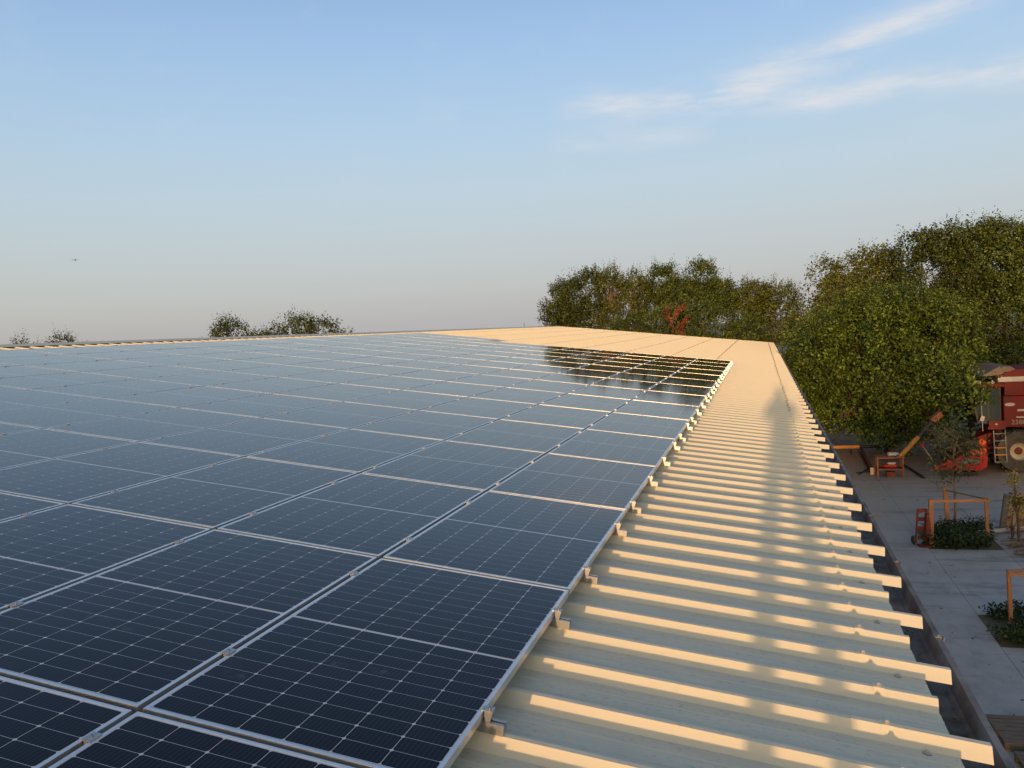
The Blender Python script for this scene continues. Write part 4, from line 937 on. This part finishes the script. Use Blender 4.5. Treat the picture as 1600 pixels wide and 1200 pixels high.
# ---- bird
bd = empty('bird', (-61.7, 60, 15.95), (0, 0, R_(35))); tag(bd, 'small dark bird gliding in the sky at the left', 'bird')
q = MB(); q.tube([(0, -.22, 0), (0, -.16, .01), (0, -.05, 0), (0, .10, 0), (0, .19, .015), (0, .24, .01)], [.012, .04, .06, .05, .035, .006], 10); q.build('body', M['black'], bd, smooth=True)
for s_ in (-1, 1):
    q = MB(); q.add([(0, .08, .02), (s_ * .17, .12, .05), (s_ * .40, .02, .03), (s_ * .18, -.05, .045), (0, -.07, .02)], [(0, 1, 2, 3, 4)]); q.add([(0, .08, .01), (s_ * .17, .12, .042), (s_ * .40, .02, .028), (s_ * .18, -.05, .037), (0, -.07, .01)], [(4, 3, 2, 1, 0)]); q.build('wing', M['black'], bd)
q = MB(); q.add([(-.02, -.18, 0), (.02, -.18, 0), (.06, -.34, 0), (-.06, -.34, 0)], [(0, 1, 2, 3)]); q.build('tail', M['black'], bd)

# ================================================================== the photographer, whose shadow falls along the roof
M['skin'] = mat('skin', (.50, .30, .20), .55)
M['shirt'] = mat('grey_shirt', (.16, .17, .19), .9, noise=.2, scale=20)
M['jeans'] = mat('blue_jeans', (.05, .07, .12), .9, noise=.3, scale=30)
M['shoe'] = mat('brown_boot', (.09, .06, .04), .7)
M['hair'] = mat('dark_hair', (.025, .018, .012), .6)
def skin_mesh(nodes, edges, root=0, sub=2):
    me = bpy.data.meshes.new('sk'); me.from_pydata([n[0] for n in nodes], edges, [])
    o = bpy.data.objects.new('sk', me); C.objects.link(o)
    md = o.modifiers.new('skin', 'SKIN'); md.use_smooth_shade = True
    for i, n in enumerate(nodes):
        sv = me.skin_vertices[0].data[i]; sv.radius = n[1] if hasattr(n[1], '__len__') else (n[1], n[1]); sv.use_root = (i == root)
    ss = o.modifiers.new('sub', 'SUBSURF'); ss.levels = sub; ss.render_levels = sub
    dg = bpy.context.evaluated_depsgraph_get(); out = bpy.data.meshes.new_from_object(o.evaluated_get(dg)); bpy.data.objects.remove(o)
    return out
def person():
    ox, oy, oz = 1.0, -2.50, 4.79
    root = empty('person', (ox, oy, oz)); tag(root, 'person in grey shirt and jeans standing on the roof, taking the photo', 'person')
    n = [((0, 0, .93), (.155, .115)), ((0, .0, 1.12), (.14, .105)), ((0, .0, 1.32), (.17, .12)), ((0, .01, 1.44), (.10, .08)), ((0, .015, 1.51), .056),
         ((-.10, 0, .86), .095), ((-.135, .02, .50), .066), ((-.15, -.02, .11), .045), ((-.155, .02, .05), .046), ((-.165, .15, .035), .040),
         ((.10, 0, .86), .095), ((.135, .02, .48), .066), ((.15, -.02, .07), .045), ((.155, .02, .01), .046), ((.165, .15, -.005), .040),
         ((-.185, 0, 1.39), .068), ((-.235, .17, 1.19), .045), ((-.125, .345, 1.44), .030),
         ((.185, 0, 1.39), .068), ((.235, .17, 1.19), .045), ((.075, .345, 1.44), .030),
         ((0, .02, 1.57), (.065, .075)), ((0, .035, 1.645), (.078, .095)), ((0, .02, 1.715), (.06, .075))]
    e = [(0, 1), (1, 2), (2, 3), (3, 4), (0, 5), (5, 6), (6, 7), (7, 8), (8, 9), (0, 10), (10, 11), (11, 12), (12, 13), (13, 14), (2, 15), (15, 16), (16, 17), (2, 18), (18, 19), (19, 20), (4, 21), (21, 22), (22, 23)]
    me = skin_mesh(n, e, 0, 2)
    me.materials.clear()
    for k in ('skin', 'shirt', 'jeans', 'shoe'): me.materials.append(M[k])
    for p in me.polygons:
        c = p.center
        fore = c.y > .24 and c.z > 1.1
        p.material_index = 3 if c.z < .10 else (2 if c.z < .95 else (1 if (c.z < 1.47 and not fore) else 0)); p.use_smooth = True
    link('body', me, root)
    hm = bpy.data.meshes.new('hair'); bm = bmesh.new(); bmesh.ops.create_uvsphere(bm, u_segments=20, v_segments=14, radius=1)
    bmesh.ops.delete(bm, geom=[v for v in bm.verts if v.co.z < -.35 or (v.co.y > .35 and v.co.z < .35)], context='VERTS')
    for v in bm.verts: v.co = Vector((v.co.x * .092, v.co.y * .108 + .012, v.co.z * .10 + 1.675))
    bm.to_mesh(hm); bm.free(); hm.materials.append(M['hair']); hm.polygons.foreach_set('use_smooth', [True] * len(hm.polygons)); link('hair', hm, root)
    q = MB(); q.tube([(0, .125, 1.665), (0, .145, 1.635), (0, .128, 1.622)], [.010, .017, .012], 8); q.build('nose', M['skin'], root, smooth=True)
    for s_ in (-1, 1):
        q = MB(); q.lathe([(.001, .012), (.010, .007), (.012, 0)], (s_ * .032, .115, 1.66), 'y', 10); q.build('eye', M['hair'], root, smooth=True)
        q = MB(); q.lathe([(.001, .012), (.02, .010), (.028, 0), (.001, -.004)], (s_ * .082, .02, 1.645), 'x', 12); q.build('ear', M['skin'], root, smooth=True)
    # hands: palm, four fingers round the back edge of the phone, thumb on its face
    for s_ in (-1, 1):
        wx = -.125 if s_ < 0 else .075; cx = -.025
        d = s_
        nd = [((wx, .345, 1.44), .026), ((wx, .375, 1.475), (.034, .018))]; ed = [(0, 1)]
        edge = cx + d * .082
        for f, (dz, ln) in enumerate(((.040, .95), (.018, 1.0), (-.004, .95), (-.024, .8))):
            z = 1.49 + dz; b0 = len(nd)
            nd += [((edge + d * .022, .392, z), .0095), ((edge + d * .018, .392 + .030 * ln, z + .004), .0085), ((edge - d * .002, .392 + .034 * ln, z + .006), .0075)]
            ed += [(1, b0), (b0, b0 + 1), (b0 + 1, b0 + 2)]
        b0 = len(nd); nd += [((edge + d * .004, .368, 1.466), .011), ((edge - d * .026, .378, 1.482), .0095), ((edge - d * .042, .388, 1.496), .008)]; ed += [(1, b0), (b0, b0 + 1), (b0 + 1, b0 + 2)]
        hme = skin_mesh(nd, ed, 0, 1); hme.materials.clear(); hme.materials.append(M['skin']); hme.polygons.foreach_set('use_smooth', [True] * len(hme.polygons)); link('hand', hme, root)
    ph = empty('phone', (ox - .025, oy + .40, oz + 1.506)); tag(ph, 'black phone held sideways in both hands', 'phone')
    MB().box((0, 0, 0), (.158, .009, .075)).build('case', M['black'], ph, bevel=.003)
    MB().box((0, -.0052, 0), (.148, .0012, .068)).build('screen', M['glass'], ph)
    MB().lathe([(.007, .0046), (.007, .0062), (.001, .0064)], (-.002, 0, 0), 'y', 14).build('lens', M['glass'], ph)
person()
